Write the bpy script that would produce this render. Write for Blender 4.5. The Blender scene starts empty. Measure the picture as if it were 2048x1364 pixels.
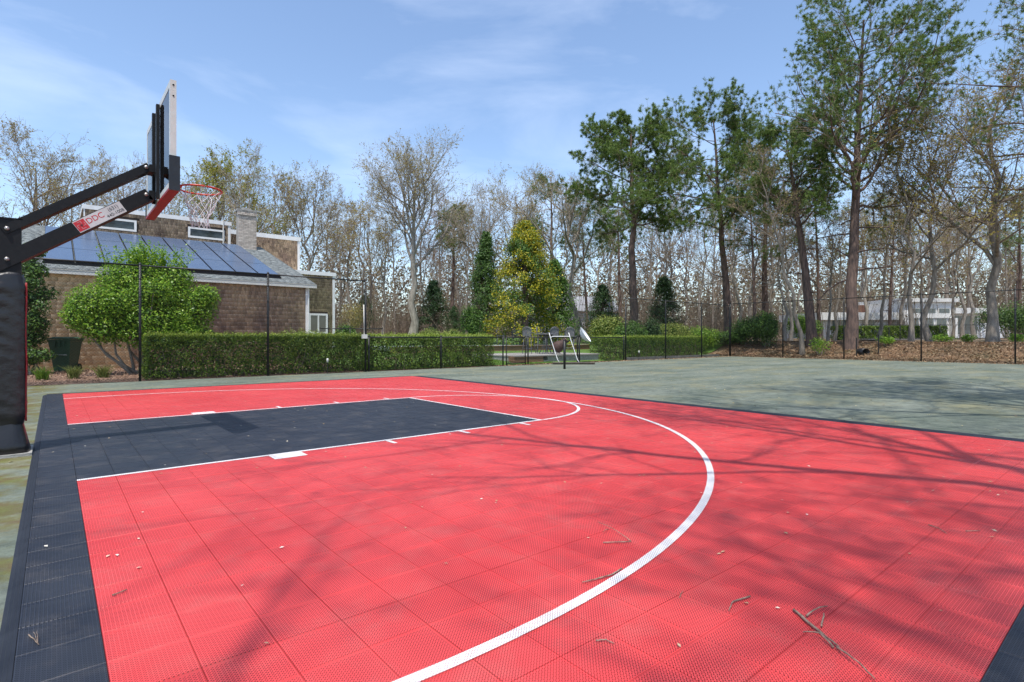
import bpy, math, random
import numpy as np
from mathutils import Vector, Matrix

# ------------------------------------------------------------------ camera, sky, sun, exposure
sc = bpy.context.scene
COL = sc.collection
YAW, FPX, HY = 0.6936, 1103.26, 674.74
CAM = np.array([0.5466, -7.4144, 1.1579])
cam = bpy.data.cameras.new('camera'); camo = bpy.data.objects.new('camera', cam); COL.objects.link(camo)
camo.location = CAM; camo.rotation_euler = (math.radians(90), 0, -YAW)
cam.sensor_width = 36; cam.lens = FPX / 2048 * 36; cam.shift_y = -(682 - HY) / 2048
cam.clip_end = 2000; cam.clip_start = 0.05
sc.camera = camo

SUND = Vector((-0.88, -0.75, 3.15)).normalized()          # towards the sun
world = bpy.data.worlds.new('World'); sc.world = world; world.use_nodes = True
wn = world.node_tree; wn.nodes.clear()
w_out = wn.nodes.new('ShaderNodeOutputWorld'); w_bg = wn.nodes.new('ShaderNodeBackground')
sky = wn.nodes.new('ShaderNodeTexSky'); sky.sky_type = 'NISHITA'; sky.sun_disc = False
sky.sun_elevation = math.asin(SUND.z); sky.sun_rotation = math.atan2(SUND.x, SUND.y) % (2 * math.pi)
sky.altitude = 0; sky.air_density = 1.0; sky.dust_density = 0.8; sky.ozone_density = 1.9
w_bg.inputs['Strength'].default_value = 0.15
tc = wn.nodes.new('ShaderNodeTexCoord'); mp = wn.nodes.new('ShaderNodeMapping')
mp.inputs['Scale'].default_value = (1.0, 1.6, 4.2); mp.inputs['Rotation'].default_value = (0.1, 0.15, 0.5)
nz = wn.nodes.new('ShaderNodeTexNoise'); nz.inputs['Scale'].default_value = 1.7
nz.inputs['Detail'].default_value = 7; nz.inputs['Roughness'].default_value = 0.55; nz.inputs['Distortion'].default_value = 0.4
cr = wn.nodes.new('ShaderNodeValToRGB')
cr.color_ramp.elements[0].position = 0.47; cr.color_ramp.elements[0].color = (0, 0, 0, 1)
cr.color_ramp.elements[1].position = 0.85; cr.color_ramp.elements[1].color = (0.30, 0.30, 0.30, 1)
mix = wn.nodes.new('ShaderNodeMix'); mix.data_type = 'RGBA'
mix.inputs['B'].default_value = (7.2, 7.6, 8.4, 1)
wn.links.new(tc.outputs['Generated'], mp.inputs['Vector']); wn.links.new(mp.outputs['Vector'], nz.inputs['Vector'])
wn.links.new(nz.outputs['Fac'], cr.inputs['Fac']); wn.links.new(cr.outputs['Color'], mix.inputs['Factor'])
wn.links.new(sky.outputs['Color'], mix.inputs['A']); wn.links.new(mix.outputs['Result'], w_bg.inputs['Color'])
wn.links.new(w_bg.outputs['Background'], w_out.inputs['Surface'])

sun = bpy.data.lights.new('sun', 'SUN'); suno = bpy.data.objects.new('sun', sun); COL.objects.link(suno)
sun.energy = 3.2; sun.angle = math.radians(0.55); sun.color = (1.0, 0.95, 0.88)
suno.rotation_euler = SUND.to_track_quat('Z', 'Y').to_euler()
suno.location = (0, -20, 40)

vs = sc.view_settings; vs.view_transform = 'Standard'; vs.look = 'None'; vs.exposure = 0.7; vs.gamma = 1
vs.use_curve_mapping = False
try:
    sc.cycles.use_denoising = True
    sc.cycles.max_bounces = 8; sc.cycles.transparent_max_bounces = 24; sc.cycles.sample_clamp_indirect = 6
except Exception: pass

# ------------------------------------------------------------------ places
FWD = np.array([math.sin(YAW), math.cos(YAW), 0]); RGT = np.array([math.cos(YAW), -math.sin(YAW), 0])
def place(col, d, z=0.0):                 # a spot on the ground: bearing (photo column) and distance
    p = CAM + FWD * d + RGT * ((col - 1024) / FPX * d); return (float(p[0]), float(p[1]), z)
def along(col, v):                        # the spot on the line Y=v in that bearing
    d = (v - CAM[1]) / (FWD[1] + RGT[1] * (col - 1024) / FPX); return place(col, d)
def smooth(a, b, x):
    t = np.clip((x - a) / (b - a), 0, 1); return t * t * (3 - 2 * t)
def gz(u, v):                             # ground height
    u = np.asarray(u, float); v = np.asarray(v, float)
    east = 0.85 * smooth(32.6, 36.5, u) + 0.25 * smooth(38, 60, u)
    north = 0.10 * smooth(10.2, 11.5, v) + np.clip(0.055 * (v - 11.5), 0, 1.0) * smooth(9.5, 13, u)
    return np.maximum(east, north)
def gzf(u, v): return float(gz(u, v))

# ------------------------------------------------------------------ materials
MATS = {}
def new_mat(name):
    m = bpy.data.materials.new(name); m.use_nodes = True; nt = m.node_tree
    return m, nt, nt.nodes['Principled BSDF']
def mat(name, c1, c2=None, scale=8, rough=0.6, bump=0.0, bscale=None, metal=0.0, island=0.0, spec=0.5, stretch=(1, 1, 1), detail=5, coat=0):
    """two-tone noise material; island = per-piece brightness spread"""
    if name in MATS: return MATS[name]
    m, nt, b = new_mat(name); N = nt.nodes; L = nt.links
    b.inputs['Roughness'].default_value = rough; b.inputs['Metallic'].default_value = metal
    b.inputs['Specular IOR Level'].default_value = spec
    g = N.new('ShaderNodeTexCoord'); mpn = N.new('ShaderNodeMapping'); mpn.inputs['Scale'].default_value = stretch
    L.new(g.outputs['Object'], mpn.inputs['Vector'])
    col = None
    if c2 is None: c2 = tuple(x * 0.75 for x in c1)
    n = N.new('ShaderNodeTexNoise'); n.inputs['Scale'].default_value = scale; n.inputs['Detail'].default_value = detail
    L.new(mpn.outputs['Vector'], n.inputs['Vector'])
    r = N.new('ShaderNodeValToRGB'); r.color_ramp.elements[0].position = 0.33; r.color_ramp.elements[1].position = 0.67
    r.color_ramp.elements[0].color = (*c2, 1); r.color_ramp.elements[1].color = (*c1, 1)
    L.new(n.outputs['Fac'], r.inputs['Fac']); col = r.outputs['Color']
    if island:
        ge = N.new('ShaderNodeNewGeometry'); mr = N.new('ShaderNodeMapRange')
        mr.inputs['To Min'].default_value = 1 - island; mr.inputs['To Max'].default_value = 1 + island
        L.new(ge.outputs['Random Per Island'], mr.inputs['Value'])
        mm = N.new('ShaderNodeMix'); mm.data_type = 'RGBA'; mm.blend_type = 'MULTIPLY'; mm.inputs['Factor'].default_value = 1
        cc = N.new('ShaderNodeCombineColor')
        for k in ('Red', 'Green', 'Blue'): L.new(mr.outputs['Result'], cc.inputs[k])
        L.new(col, mm.inputs['A']); L.new(cc.outputs['Color'], mm.inputs['B']); col = mm.outputs['Result']
    L.new(col, b.inputs['Base Color'])
    if bump:
        n2 = N.new('ShaderNodeTexNoise'); n2.inputs['Scale'].default_value = bscale or scale * 4; n2.inputs['Detail'].default_value = 6
        L.new(mpn.outputs['Vector'], n2.inputs['Vector'])
        bp = N.new('ShaderNodeBump'); bp.inputs['Strength'].default_value = bump; bp.inputs['Distance'].default_value = 0.02
        L.new(n2.outputs['Fac'], bp.inputs['Height']); L.new(bp.outputs['Normal'], b.inputs['Normal'])
    MATS[name] = m; return m
def leafmat(name, cols, rough=0.5, trans=0.35):
    """leaf material: colour picked per leaf from a ramp, some light passing through"""
    if name in MATS: return MATS[name]
    m, nt, b = new_mat(name); N = nt.nodes; L = nt.links
    ge = N.new('ShaderNodeNewGeometry'); r = N.new('ShaderNodeValToRGB'); el = r.color_ramp.elements
    el[0].position = 0; el[0].color = (*cols[0], 1); el[1].position = 1; el[1].color = (*cols[-1], 1)
    for i, c in enumerate(cols[1:-1], 1):
        e = el.new(i / (len(cols) - 1)); e.color = (*c, 1)
    L.new(ge.outputs['Random Per Island'], r.inputs['Fac']); L.new(r.outputs['Color'], b.inputs['Base Color'])
    b.inputs['Roughness'].default_value = rough; b.inputs['Specular IOR Level'].default_value = 0.35
    t = N.new('ShaderNodeBsdfTranslucent'); L.new(r.outputs['Color'], t.inputs['Color'])
    ms = N.new('ShaderNodeMixShader'); ms.inputs['Fac'].default_value = trans
    L.new(b.outputs['BSDF'], ms.inputs[1]); L.new(t.outputs['BSDF'], ms.inputs[2])
    L.new(ms.outputs['Shader'], N['Material Output'].inputs['Surface'])
    MATS[name] = m; return m
def glassmat(name, tint, clear=0.8, rough=0.02):
    if name in MATS: return MATS[name]
    m, nt, b = new_mat(name); N = nt.nodes; L = nt.links
    tr = N.new('ShaderNodeBsdfTransparent'); tr.inputs['Color'].default_value = (*tint, 1)
    gl = N.new('ShaderNodeBsdfGlossy'); gl.inputs['Roughness'].default_value = rough
    fr = N.new('ShaderNodeFresnel'); fr.inputs['IOR'].default_value = 1.28
    ms = N.new('ShaderNodeMixShader'); L.new(fr.outputs['Fac'], ms.inputs['Fac'])
    L.new(tr.outputs['BSDF'], ms.inputs[1]); L.new(gl.outputs['BSDF'], ms.inputs[2])
    L.new(ms.outputs['Shader'], N['Material Output'].inputs['Surface'])
    MATS[name] = m; return m
def tilemat(name, c1, c2, rough=0.45):
    """moulded sport tile: an open lattice of triangular holes, world-aligned"""
    m, nt, b = new_mat(name); N = nt.nodes; L = nt.links
    ge = N.new('ShaderNodeNewGeometry'); sx = N.new('ShaderNodeSeparateXYZ'); L.new(ge.outputs['Position'], sx.inputs[0])
    def M(op, a, bb=None, c=None):
        n = N.new('ShaderNodeMath'); n.operation = op
        for i, v in enumerate((a, bb, c)):
            if v is None: continue
            if isinstance(v, (int, float)): n.inputs[i].default_value = v
            else: L.new(v, n.inputs[i])
        return n.outputs[0]
    P = 0.0139
    fx = M('FRACT', M('DIVIDE', sx.outputs['X'], P)); fy = M('FRACT', M('DIVIDE', sx.outputs['Y'], P))
    dx = M('SUBTRACT', fx, fy)
    diag = M('GREATER_THAN', M('ABSOLUTE', dx), 0.23)
    ex = M('LESS_THAN', M('ABSOLUTE', M('SUBTRACT', fx, 0.5)), 0.37)
    ey = M('LESS_THAN', M('ABSOLUTE', M('SUBTRACT', fy, 0.5)), 0.37)
    hole = M('MULTIPLY', M('MULTIPLY', diag, ex), ey)
    top = M('GREATER_THAN', sx.outputs['Z'], 0.0165)
    alpha = M('SUBTRACT', 1.0, M('MULTIPLY', hole, top))
    L.new(alpha, b.inputs['Alpha'])
    n = N.new('ShaderNodeTexNoise'); n.inputs['Scale'].default_value = 0.9; n.inputs['Detail'].default_value = 8; n.inputs['Roughness'].default_value = 0.65
    L.new(ge.outputs['Position'], n.inputs['Vector'])
    r = N.new('ShaderNodeValToRGB'); r.color_ramp.elements[0].position = 0.35; r.color_ramp.elements[1].position = 0.7
    r.color_ramp.elements[0].color = (*c1, 1); r.color_ramp.elements[1].color = (*c2, 1)
    L.new(n.outputs['Fac'], r.inputs['Fac'])
    oi = N.new('ShaderNodeNewGeometry'); mr = N.new('ShaderNodeMapRange'); mr.inputs['To Min'].default_value = 0.985; mr.inputs['To Max'].default_value = 1.015
    wn_ = N.new('ShaderNodeTexWhiteNoise'); wn_.noise_dimensions = '2D'
    sn = N.new('ShaderNodeVectorMath'); sn.operation = 'SNAP'; sn.inputs[1].default_value = (0.25, 0.25, 9)
    of = N.new('ShaderNodeVectorMath'); of.operation = 'SUBTRACT'; of.inputs[1].default_value = (0.69, 0, 0)
    L.new(ge.outputs['Position'], of.inputs[0]); L.new(of.outputs[0], sn.inputs[0]); L.new(sn.outputs[0], wn_.inputs['Vector'])
    L.new(wn_.outputs['Value'], mr.inputs['Value'])
    mm = N.new('ShaderNodeMix'); mm.data_type = 'RGBA'; mm.blend_type = 'MULTIPLY'; mm.inputs['Factor'].default_value = 1
    cc = N.new('ShaderNodeCombineColor')
    for k in ('Red', 'Green', 'Blue'): L.new(mr.outputs['Result'], cc.inputs[k])
    L.new(r.outputs['Color'], mm.inputs['A']); L.new(cc.outputs['Color'], mm.inputs['B'])
    n3 = N.new('ShaderNodeTexNoise'); n3.inputs['Scale'].default_value = 3.1; n3.inputs['Detail'].default_value = 10; n3.inputs['Roughness'].default_value = 0.75
    L.new(ge.outputs['Position'], n3.inputs['Vector'])
    r3 = N.new('ShaderNodeValToRGB'); r3.color_ramp.elements[0].position = 0.50; r3.color_ramp.elements[1].position = 0.78
    r3.color_ramp.elements[0].color = (0, 0, 0, 1); r3.color_ramp.elements[1].color = (.22, .22, .22, 1); L.new(n3.outputs['Fac'], r3.inputs['Fac'])
    dm = N.new('ShaderNodeMix'); dm.data_type = 'RGBA'; dm.inputs['B'].default_value = (0.34, 0.29, 0.24, 1)
    L.new(r3.outputs['Color'], dm.inputs['Factor']); L.new(mm.outputs['Result'], dm.inputs['A'])
    L.new(dm.outputs['Result'], b.inputs['Base Color'])
    b.inputs['Roughness'].default_value = rough; b.inputs['Specular IOR Level'].default_value = 0.4
    return m

M_RED = tilemat('red_tile', (0.60, 0.046, 0.048), (0.74, 0.080, 0.079))
M_NAVY = tilemat('navy_tile', (0.020, 0.024, 0.036), (0.030, 0.035, 0.049))
M_LINE = tilemat('white_line_paint', (0.74, 0.73, 0.72), (0.82, 0.81, 0.80), 0.55)
M_BLACK = mat('black_metal', (0.007, 0.0075, 0.009), (0.012, 0.012, 0.013), 20, 0.5, 0.05, spec=.25)
M_BLACKVINYL = mat('black_vinyl', (0.010, 0.010, 0.012), (0.018, 0.018, 0.02), 6, 0.34, 0.3, 14)
M_FENCE = mat('black_fence', (0.012, 0.013, 0.013), None, 30, 0.5)
M_ALU = mat('pale_metal', (0.62, 0.61, 0.57), (0.55, 0.54, 0.50), 12, 0.4)
M_STEEL = mat('steel', (0.45, 0.42, 0.40), (0.33, 0.30, 0.28), 25, 0.35, metal=0.8)
M_RIM = mat('orange_rim', (0.62, 0.055, 0.02), (0.5, 0.04, 0.02), 30, 0.4)
M_REDPAD = mat('red_pad', (0.33, 0.012, 0.016), (0.25, 0.01, 0.012), 8, 0.5)
M_WHITE = mat('white_paint', (0.76, 0.76, 0.74), (0.68, 0.68, 0.66), 5, 0.55)
M_NET = mat('net_cord', (0.75, 0.74, 0.76), (0.6, 0.58, 0.62), 60, 0.8)
M_SHINGLE = mat('cedar_shingle', (0.50, 0.36, 0.235), (0.25, 0.17, 0.125), 1.6, 0.85, 0.12, 40, island=0.36, stretch=(1, 1, 0.45))
M_SHINGLE_D = mat('brown_cedar_shingle', (0.50, 0.36, 0.25), (0.23, 0.16, 0.14), 0.9, 0.85, 0.12, 40, island=0.30)  # darker and browner than the tan shingles on the left stretch
M_SHINGLE_T = mat('tan_cedar_shingle', (0.74, 0.57, 0.36), (0.56, 0.42, 0.26), 0.8, 0.85, 0.12, 40, island=0.14)
M_CORE = mat('sheathing', (0.05, 0.035, 0.025), None, 3, 0.9)
M_ROOF = mat('asphalt_shingle', (0.21, 0.23, 0.225), (0.15, 0.165, 0.165), 9, 0.9, 0.4, 120, island=0.22)
M_SOLAR = mat('solar_glass', (0.070, 0.105, 0.170), (0.060, 0.092, 0.155), 2, 0.25, spec=0.5)  # blue of the mirrored sky is put into the base colour
M_SOLARFR = mat('solar_frame', (0.012, 0.014, 0.02), None, 20, 0.4)
M_PANE = mat('window_glass', (0.05, 0.06, 0.06), (0.03, 0.04, 0.04), 3, 0.04, spec=1.0)
M_BIN = mat('green_plastic', (0.045, 0.105, 0.060), (0.032, 0.080, 0.045), 6, 0.5, 0.1)
M_BARK_PINE = mat('pine_bark', (0.19, 0.125, 0.098), (0.075, 0.052, 0.045), 5, 0.95, 1.0, 14, stretch=(2, 2, 0.5))
M_BARK_OAK = mat('grey_bark', (0.33, 0.285, 0.235), (0.16, 0.135, 0.11), 4, 0.95, 0.9, 16, stretch=(2, 2, 0.5))
M_BARK_PALE = mat('pale_bark', (0.36, 0.32, 0.27), (0.19, 0.165, 0.14), 4, 0.95, 0.8, 16, stretch=(2, 2, 0.5))
M_TWIG = mat('twig_bark', (0.29, 0.22, 0.155), (0.18, 0.135, 0.095), 3, 0.95)
M_TWIG_PALE = mat('pale_twig_bark', (0.36, 0.31, 0.245), (0.23, 0.19, 0.145), 3, 0.95)
L_PINE = leafmat('pine_needles', [(0.06, 0.115, 0.028), (0.10, 0.175, 0.038), (0.16, 0.24, 0.05), (0.25, 0.31, 0.07)], 0.55, 0.3)
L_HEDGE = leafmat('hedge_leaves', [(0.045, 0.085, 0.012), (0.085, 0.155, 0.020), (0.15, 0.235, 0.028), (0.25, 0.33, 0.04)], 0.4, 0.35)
L_NEW = leafmat('fresh_leaves', [(0.16, 0.24, 0.03), (0.26, 0.34, 0.045), (0.36, 0.42, 0.07)], 0.4, 0.4)
L_SHRUB = leafmat('shrub_leaves', [(0.07, 0.17, 0.014), (0.15, 0.30, 0.022), (0.25, 0.42, 0.035), (0.37, 0.50, 0.06)], 0.4, 0.4)
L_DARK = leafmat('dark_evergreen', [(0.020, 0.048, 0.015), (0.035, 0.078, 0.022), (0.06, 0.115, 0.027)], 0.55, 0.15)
L_GREEN = leafmat('evergreen', [(0.045, 0.10, 0.020), (0.08, 0.165, 0.028), (0.14, 0.24, 0.036)], 0.5, 0.25)
L_GOLD = leafmat('golden_scale_leaves', [(0.07, 0.13, 0.015), (0.24, 0.26, 0.015), (0.46, 0.39, 0.018), (0.60, 0.49, 0.03)], 0.5, 0.3)
L_CEDAR = leafmat('cedar_scale_leaves', [(0.035, 0.08, 0.018), (0.065, 0.13, 0.025), (0.10, 0.185, 0.03)], 0.5, 0.2)
L_FAR = leafmat('far_twig_mass', [(0.11, 0.085, 0.055), (0.16, 0.125, 0.08), (0.21, 0.17, 0.10), (0.13, 0.125, 0.06)], 0.9, 0.1)
L_BUDY = leafmat('yellow_buds', [(0.24, 0.19, 0.05), (0.36, 0.29, 0.07), (0.46, 0.37, 0.10), (0.30, 0.30, 0.07)], 0.6, 0.4)
L_BUDG = leafmat('green_buds', [(0.20, 0.22, 0.035), (0.30, 0.31, 0.05), (0.38, 0.36, 0.06)], 0.6, 0.4)
L_BUDB = leafmat('brown_buds', [(0.24, 0.175, 0.075), (0.33, 0.26, 0.10), (0.40, 0.34, 0.12), (0.30, 0.30, 0.09)], 0.7, 0.35)
L_BUDR = leafmat('russet_buds', [(0.22, 0.10, 0.06), (0.27, 0.14, 0.08), (0.30, 0.20, 0.09)], 0.7, 0.35)
L_LITTER = leafmat('dead_leaves', [(0.15, 0.085, 0.045), (0.25, 0.145, 0.075), (0.36, 0.235, 0.13), (0.46, 0.34, 0.22)], 0.8, 0.15)
L_GRASS = leafmat('grass_blades', [(0.07, 0.15, 0.015), (0.12, 0.23, 0.02), (0.20, 0.30, 0.04)], 0.5, 0.35)
L_DRYGRASS = leafmat('tuft_blades', [(0.09, 0.13, 0.025), (0.16, 0.20, 0.04), (0.28, 0.26, 0.09)], 0.6, 0.3)
L_MOUND = leafmat('pale_green_leaves', [(0.10, 0.14, 0.03), (0.20, 0.25, 0.05), (0.33, 0.36, 0.08)], 0.55, 0.3)

# ------------------------------------------------------------------ mesh helpers
class MB:
    """collects boxes, tubes and sheets; build() links them as ONE mesh object"""
    def __init__(s): s.v = []; s.f = []; s.n = 0
    def add(s, V, F):
        V = np.asarray(V, float).reshape(-1, 3)
        s.v.append(V); s.f += [tuple(int(i) + s.n for i in f) for f in F]; s.n += len(V); return s
    def box(s, a, b, mtx=None, taper=None):
        x0, y0, z0 = a; x1, y1, z1 = b
        V = np.array([[x0, y0, z0], [x1, y0, z0], [x1, y1, z0], [x0, y1, z0], [x0, y0, z1], [x1, y0, z1], [x1, y1, z1], [x0, y1, z1]], float)
        if taper:
            c = V[4:].mean(0); V[4:, :2] = c[:2] + (V[4:, :2] - c[:2]) * taper
        if mtx is not None: V = np.array([mtx @ Vector(p) for p in V])
        return s.add(V, [(3, 2, 1, 0), (4, 5, 6, 7), (0, 1, 5, 4), (1, 2, 6, 5), (2, 3, 7, 6), (3, 0, 4, 7)])
    def bar(s, p, q, w, h, up=(0, 0, 1)):
        """rectangular bar from p to q"""
        p = Vector(p); q = Vector(q); d = q - p; L = d.length; d.normalize(); side = d.cross(Vector(up)).normalized(); u = side.cross(d)
        m = Matrix((side, d, u)).transposed().to_4x4(); m.translation = p
        return s.box((-w / 2, 0, -h / 2), (w / 2, L, h / 2), m)
    def tube(s, pts, r, k=8, caps=True):
        pts = np.asarray(pts, float); n = len(pts); r = np.broadcast_to(np.asarray(r, float), (n,))
        V, F = tubes(pts[None], r[None], k); base = s.n; s.add(V, F)
        if caps:
            s.f.append(tuple(base + i for i in range(k))[::-1]); s.f.append(tuple(base + (n - 1) * k + i for i in range(k)))
        return s
    def lathe(s, prof, k=16, mtx=None):
        V = []; F = []
        for r, z in prof:
            for i in range(k):
                a = 2 * math.pi * i / k; V.append((r * math.cos(a), r * math.sin(a), z))
        for j in range(len(prof) - 1):
            for i in range(k): F.append((j * k + i, j * k + (i + 1) % k, (j + 1) * k + (i + 1) % k, (j + 1) * k + i))
        if mtx is not None: V = [tuple(mtx @ Vector(p)) for p in V]
        return s.add(V, F)
    def build(s, name, m, parent=None, smooth=False, loc=None):
        me = bpy.data.meshes.new(name)
        V = np.concatenate(s.v) if s.v else np.zeros((0, 3))
        if loc is not None: V = V - np.asarray(loc)
        me.from_pydata(V.tolist(), [], s.f); me.materials.append(m)
        if smooth: me.polygons.foreach_set('use_smooth', [True] * len(me.polygons))
        me.update(); o = bpy.data.objects.new(name, me); COL.objects.link(o)
        if loc is not None: o.location = loc
        if parent is not None: o.parent = parent
        return o
def fast_mesh(name, V, quads=None, tris=None, m=None, smooth=False):
    me = bpy.data.meshes.new(name); V = np.ascontiguousarray(V, np.float32).reshape(-1, 3)
    parts = []; tot = []
    if quads is not None and len(quads): parts.append(np.asarray(quads, np.int32).ravel()); tot.append(np.full(len(quads), 4, np.int32))
    if tris is not None and len(tris): parts.append(np.asarray(tris, np.int32).ravel()); tot.append(np.full(len(tris), 3, np.int32))
    idx = np.concatenate(parts); tot = np.concatenate(tot); start = np.concatenate([[0], np.cumsum(tot)[:-1]]).astype(np.int32)
    me.vertices.add(len(V)); me.vertices.foreach_set('co', V.ravel())
    me.loops.add(len(idx)); me.loops.foreach_set('vertex_index', idx)
    me.polygons.add(len(tot)); me.polygons.foreach_set('loop_start', start); me.polygons.foreach_set('loop_total', tot)
    if smooth: me.polygons.foreach_set('use_smooth', np.ones(len(tot), bool))
    me.update(calc_edges=True)
    if m: me.materials.append(m)
    return me
def obj(name, me, parent=None):
    o = bpy.data.objects.new(name, me); COL.objects.link(o)
    if parent is not None: o.parent = parent
    return o
def empty(name, loc=(0, 0, 0), rz=0):
    o = bpy.data.objects.new(name, None); COL.objects.link(o); o.location = loc; o.rotation_euler = (0, 0, rz); o.empty_display_size = 0.2; return o
def tag(o, label=None, cat=None, group=None, kind=None):
    if label: o['label'] = label
    if cat: o['category'] = cat
    if group: o['group'] = group
    if kind: o['kind'] = kind
    return o
def copy_tree(o, parent=None):
    c = o.copy(); COL.objects.link(c); c.parent = parent
    for ch in list(o.children): copy_tree(ch, c)
    return c
def frames(T):
    ref = np.where(np.abs(T[..., 2:3]) > 0.9, np.array([1.0, 0, 0]), np.array([0, 0, 1.0]))
    a = np.cross(T, ref); a /= np.linalg.norm(a, axis=-1, keepdims=True) + 1e-9
    return a, np.cross(T, a)
def tubes(P, R, k):
    """P (B,n,3) polylines with radii R (B,n) -> verts, quads"""
    B, n, _ = P.shape
    T = np.gradient(P, axis=1); T /= np.linalg.norm(T, axis=-1, keepdims=True) + 1e-9
    a, b = frames(np.repeat(T.mean(1, keepdims=True), n, 1) if n < 3 else T)
    if n >= 3:                              # keep rings from twisting: carry one reference along each line
        a0 = a[:, :1]; a = a0 - T * np.sum(a0 * T, -1, keepdims=True); a /= np.linalg.norm(a, axis=-1, keepdims=True) + 1e-9; b = np.cross(T, a)
    ang = np.arange(k) * 2 * np.pi / k
    ring = a[:, :, None] * np.cos(ang)[None, None, :, None] + b[:, :, None] * np.sin(ang)[None, None, :, None]
    V = (P[:, :, None] + ring * R[:, :, None, None]).reshape(-1, 3)
    i = np.arange(B)[:, None, None] * n * k; j = np.arange(n - 1)[None, :, None] * k; q = np.arange(k)[None, None]
    q2 = (q + 1) % k
    F = np.stack([i + j + q, i + j + q2, i + j + k + q2, i + j + k + q], -1).reshape(-1, 4)
    return V, F
def leaf_mesh(rng, pos, nrm, size, aspect=0.5, jitter=0.7):
    """a rhombic leaf (two triangles, slightly folded) at each point"""
    n = len(pos); N = nrm + rng.normal(0, jitter, (n, 3)); N /= np.linalg.norm(N, axis=1, keepdims=True) + 1e-9
    a, b = frames(N); th = rng.uniform(0, 2 * np.pi, (n, 1)); A = a * np.cos(th) + b * np.sin(th); Bv = np.cross(N, A)
    s = (size * rng.uniform(0.6, 1.35, n))[:, None]
    V = np.stack([pos - A * s * .5, pos + Bv * s * aspect * .5 + N * s * .08, pos + A * s * .5, pos - Bv * s * aspect * .5 + N * s * .08], 1)
    return V.reshape(-1, 3), np.arange(n * 4).reshape(n, 4)
def tri_leaf(rng, pos, nrm, size, aspect=0.5, jitter=0.7):
    V, F = leaf_mesh(rng, pos, nrm, size * 1.25, aspect, jitter); V = V.reshape(-1, 4, 3)
    V = np.stack([V[:, 0], V[:, 1] * .5 + V[:, 2] * .5, V[:, 3]], 1).reshape(-1, 3); return V, np.arange(len(V)).reshape(-1, 3)
def tuft_mesh(rng, pos, dirs, length, k=14, width=0.016, spread=0.9):
    """needle tufts: k thin triangles fanning from each point"""
    n = len(pos); D = dirs[:, None] + rng.normal(0, spread, (n, k, 3)); D /= np.linalg.norm(D, axis=-1, keepdims=True)
    a, b = frames(D); th = rng.uniform(0, 2 * np.pi, (n, k, 1)); S = a * np.cos(th) + b * np.sin(th)
    L = (length * rng.uniform(0.7, 1.25, (n, 1, 1))) * rng.uniform(0.75, 1.1, (n, k, 1))
    p0 = np.broadcast_to(pos[:, None], D.shape)
    V = np.stack([p0 + D * L * .12 + S * width * .5, p0 + D * L * .12 - S * width * .5, p0 + D * L], 2)
    return V.reshape(-1, 3), np.arange(n * k * 3).reshape(-1, 3)
def join_tubes(levels):
    Vs, Fs, n = [], [], 0
    for P, R, k in levels:
        V, F = tubes(P, R, k); Vs.append(V); Fs.append(F + n); n += len(V)
    return np.concatenate(Vs), np.concatenate(Fs)

# ------------------------------------------------------------------ the ground
rngG = np.random.default_rng(5)
def grid_axis(lo, hi, dense):
    return np.unique(np.concatenate([np.linspace(lo, hi, 24), dense]))
gx = grid_axis(-450, 520, np.concatenate([np.arange(-12, 34, 2.0), np.arange(32, 64, 0.7)]))
gy = grid_axis(-450, 520, np.concatenate([np.arange(-20, 9, 2.0), np.arange(9, 40, 0.7)]))
GX, GY = np.meshgrid(gx, gy); GZ = gz(GX, GY) + np.where((GX > 33.3) | (GY > 12), 0.05 * np.sin(GX * 1.7) * np.cos(GY * 1.3), 0) - 0.012
nx, ny = len(gx), len(gy); I = np.arange(nx * ny).reshape(ny, nx)
M_GROUND = mat('forest_floor', (0.22, 0.135, 0.080), (0.10, 0.085, 0.042), 0.9, 0.95, 0.8, 14, detail=9)
o = obj('ground', fast_mesh('ground', np.stack([GX, GY, GZ], -1), np.stack([I[:-1, :-1], I[:-1, 1:], I[1:, 1:], I[1:, :-1]], -1).reshape(-1, 4), None, M_GROUND))
tag(o, kind='structure')

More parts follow.
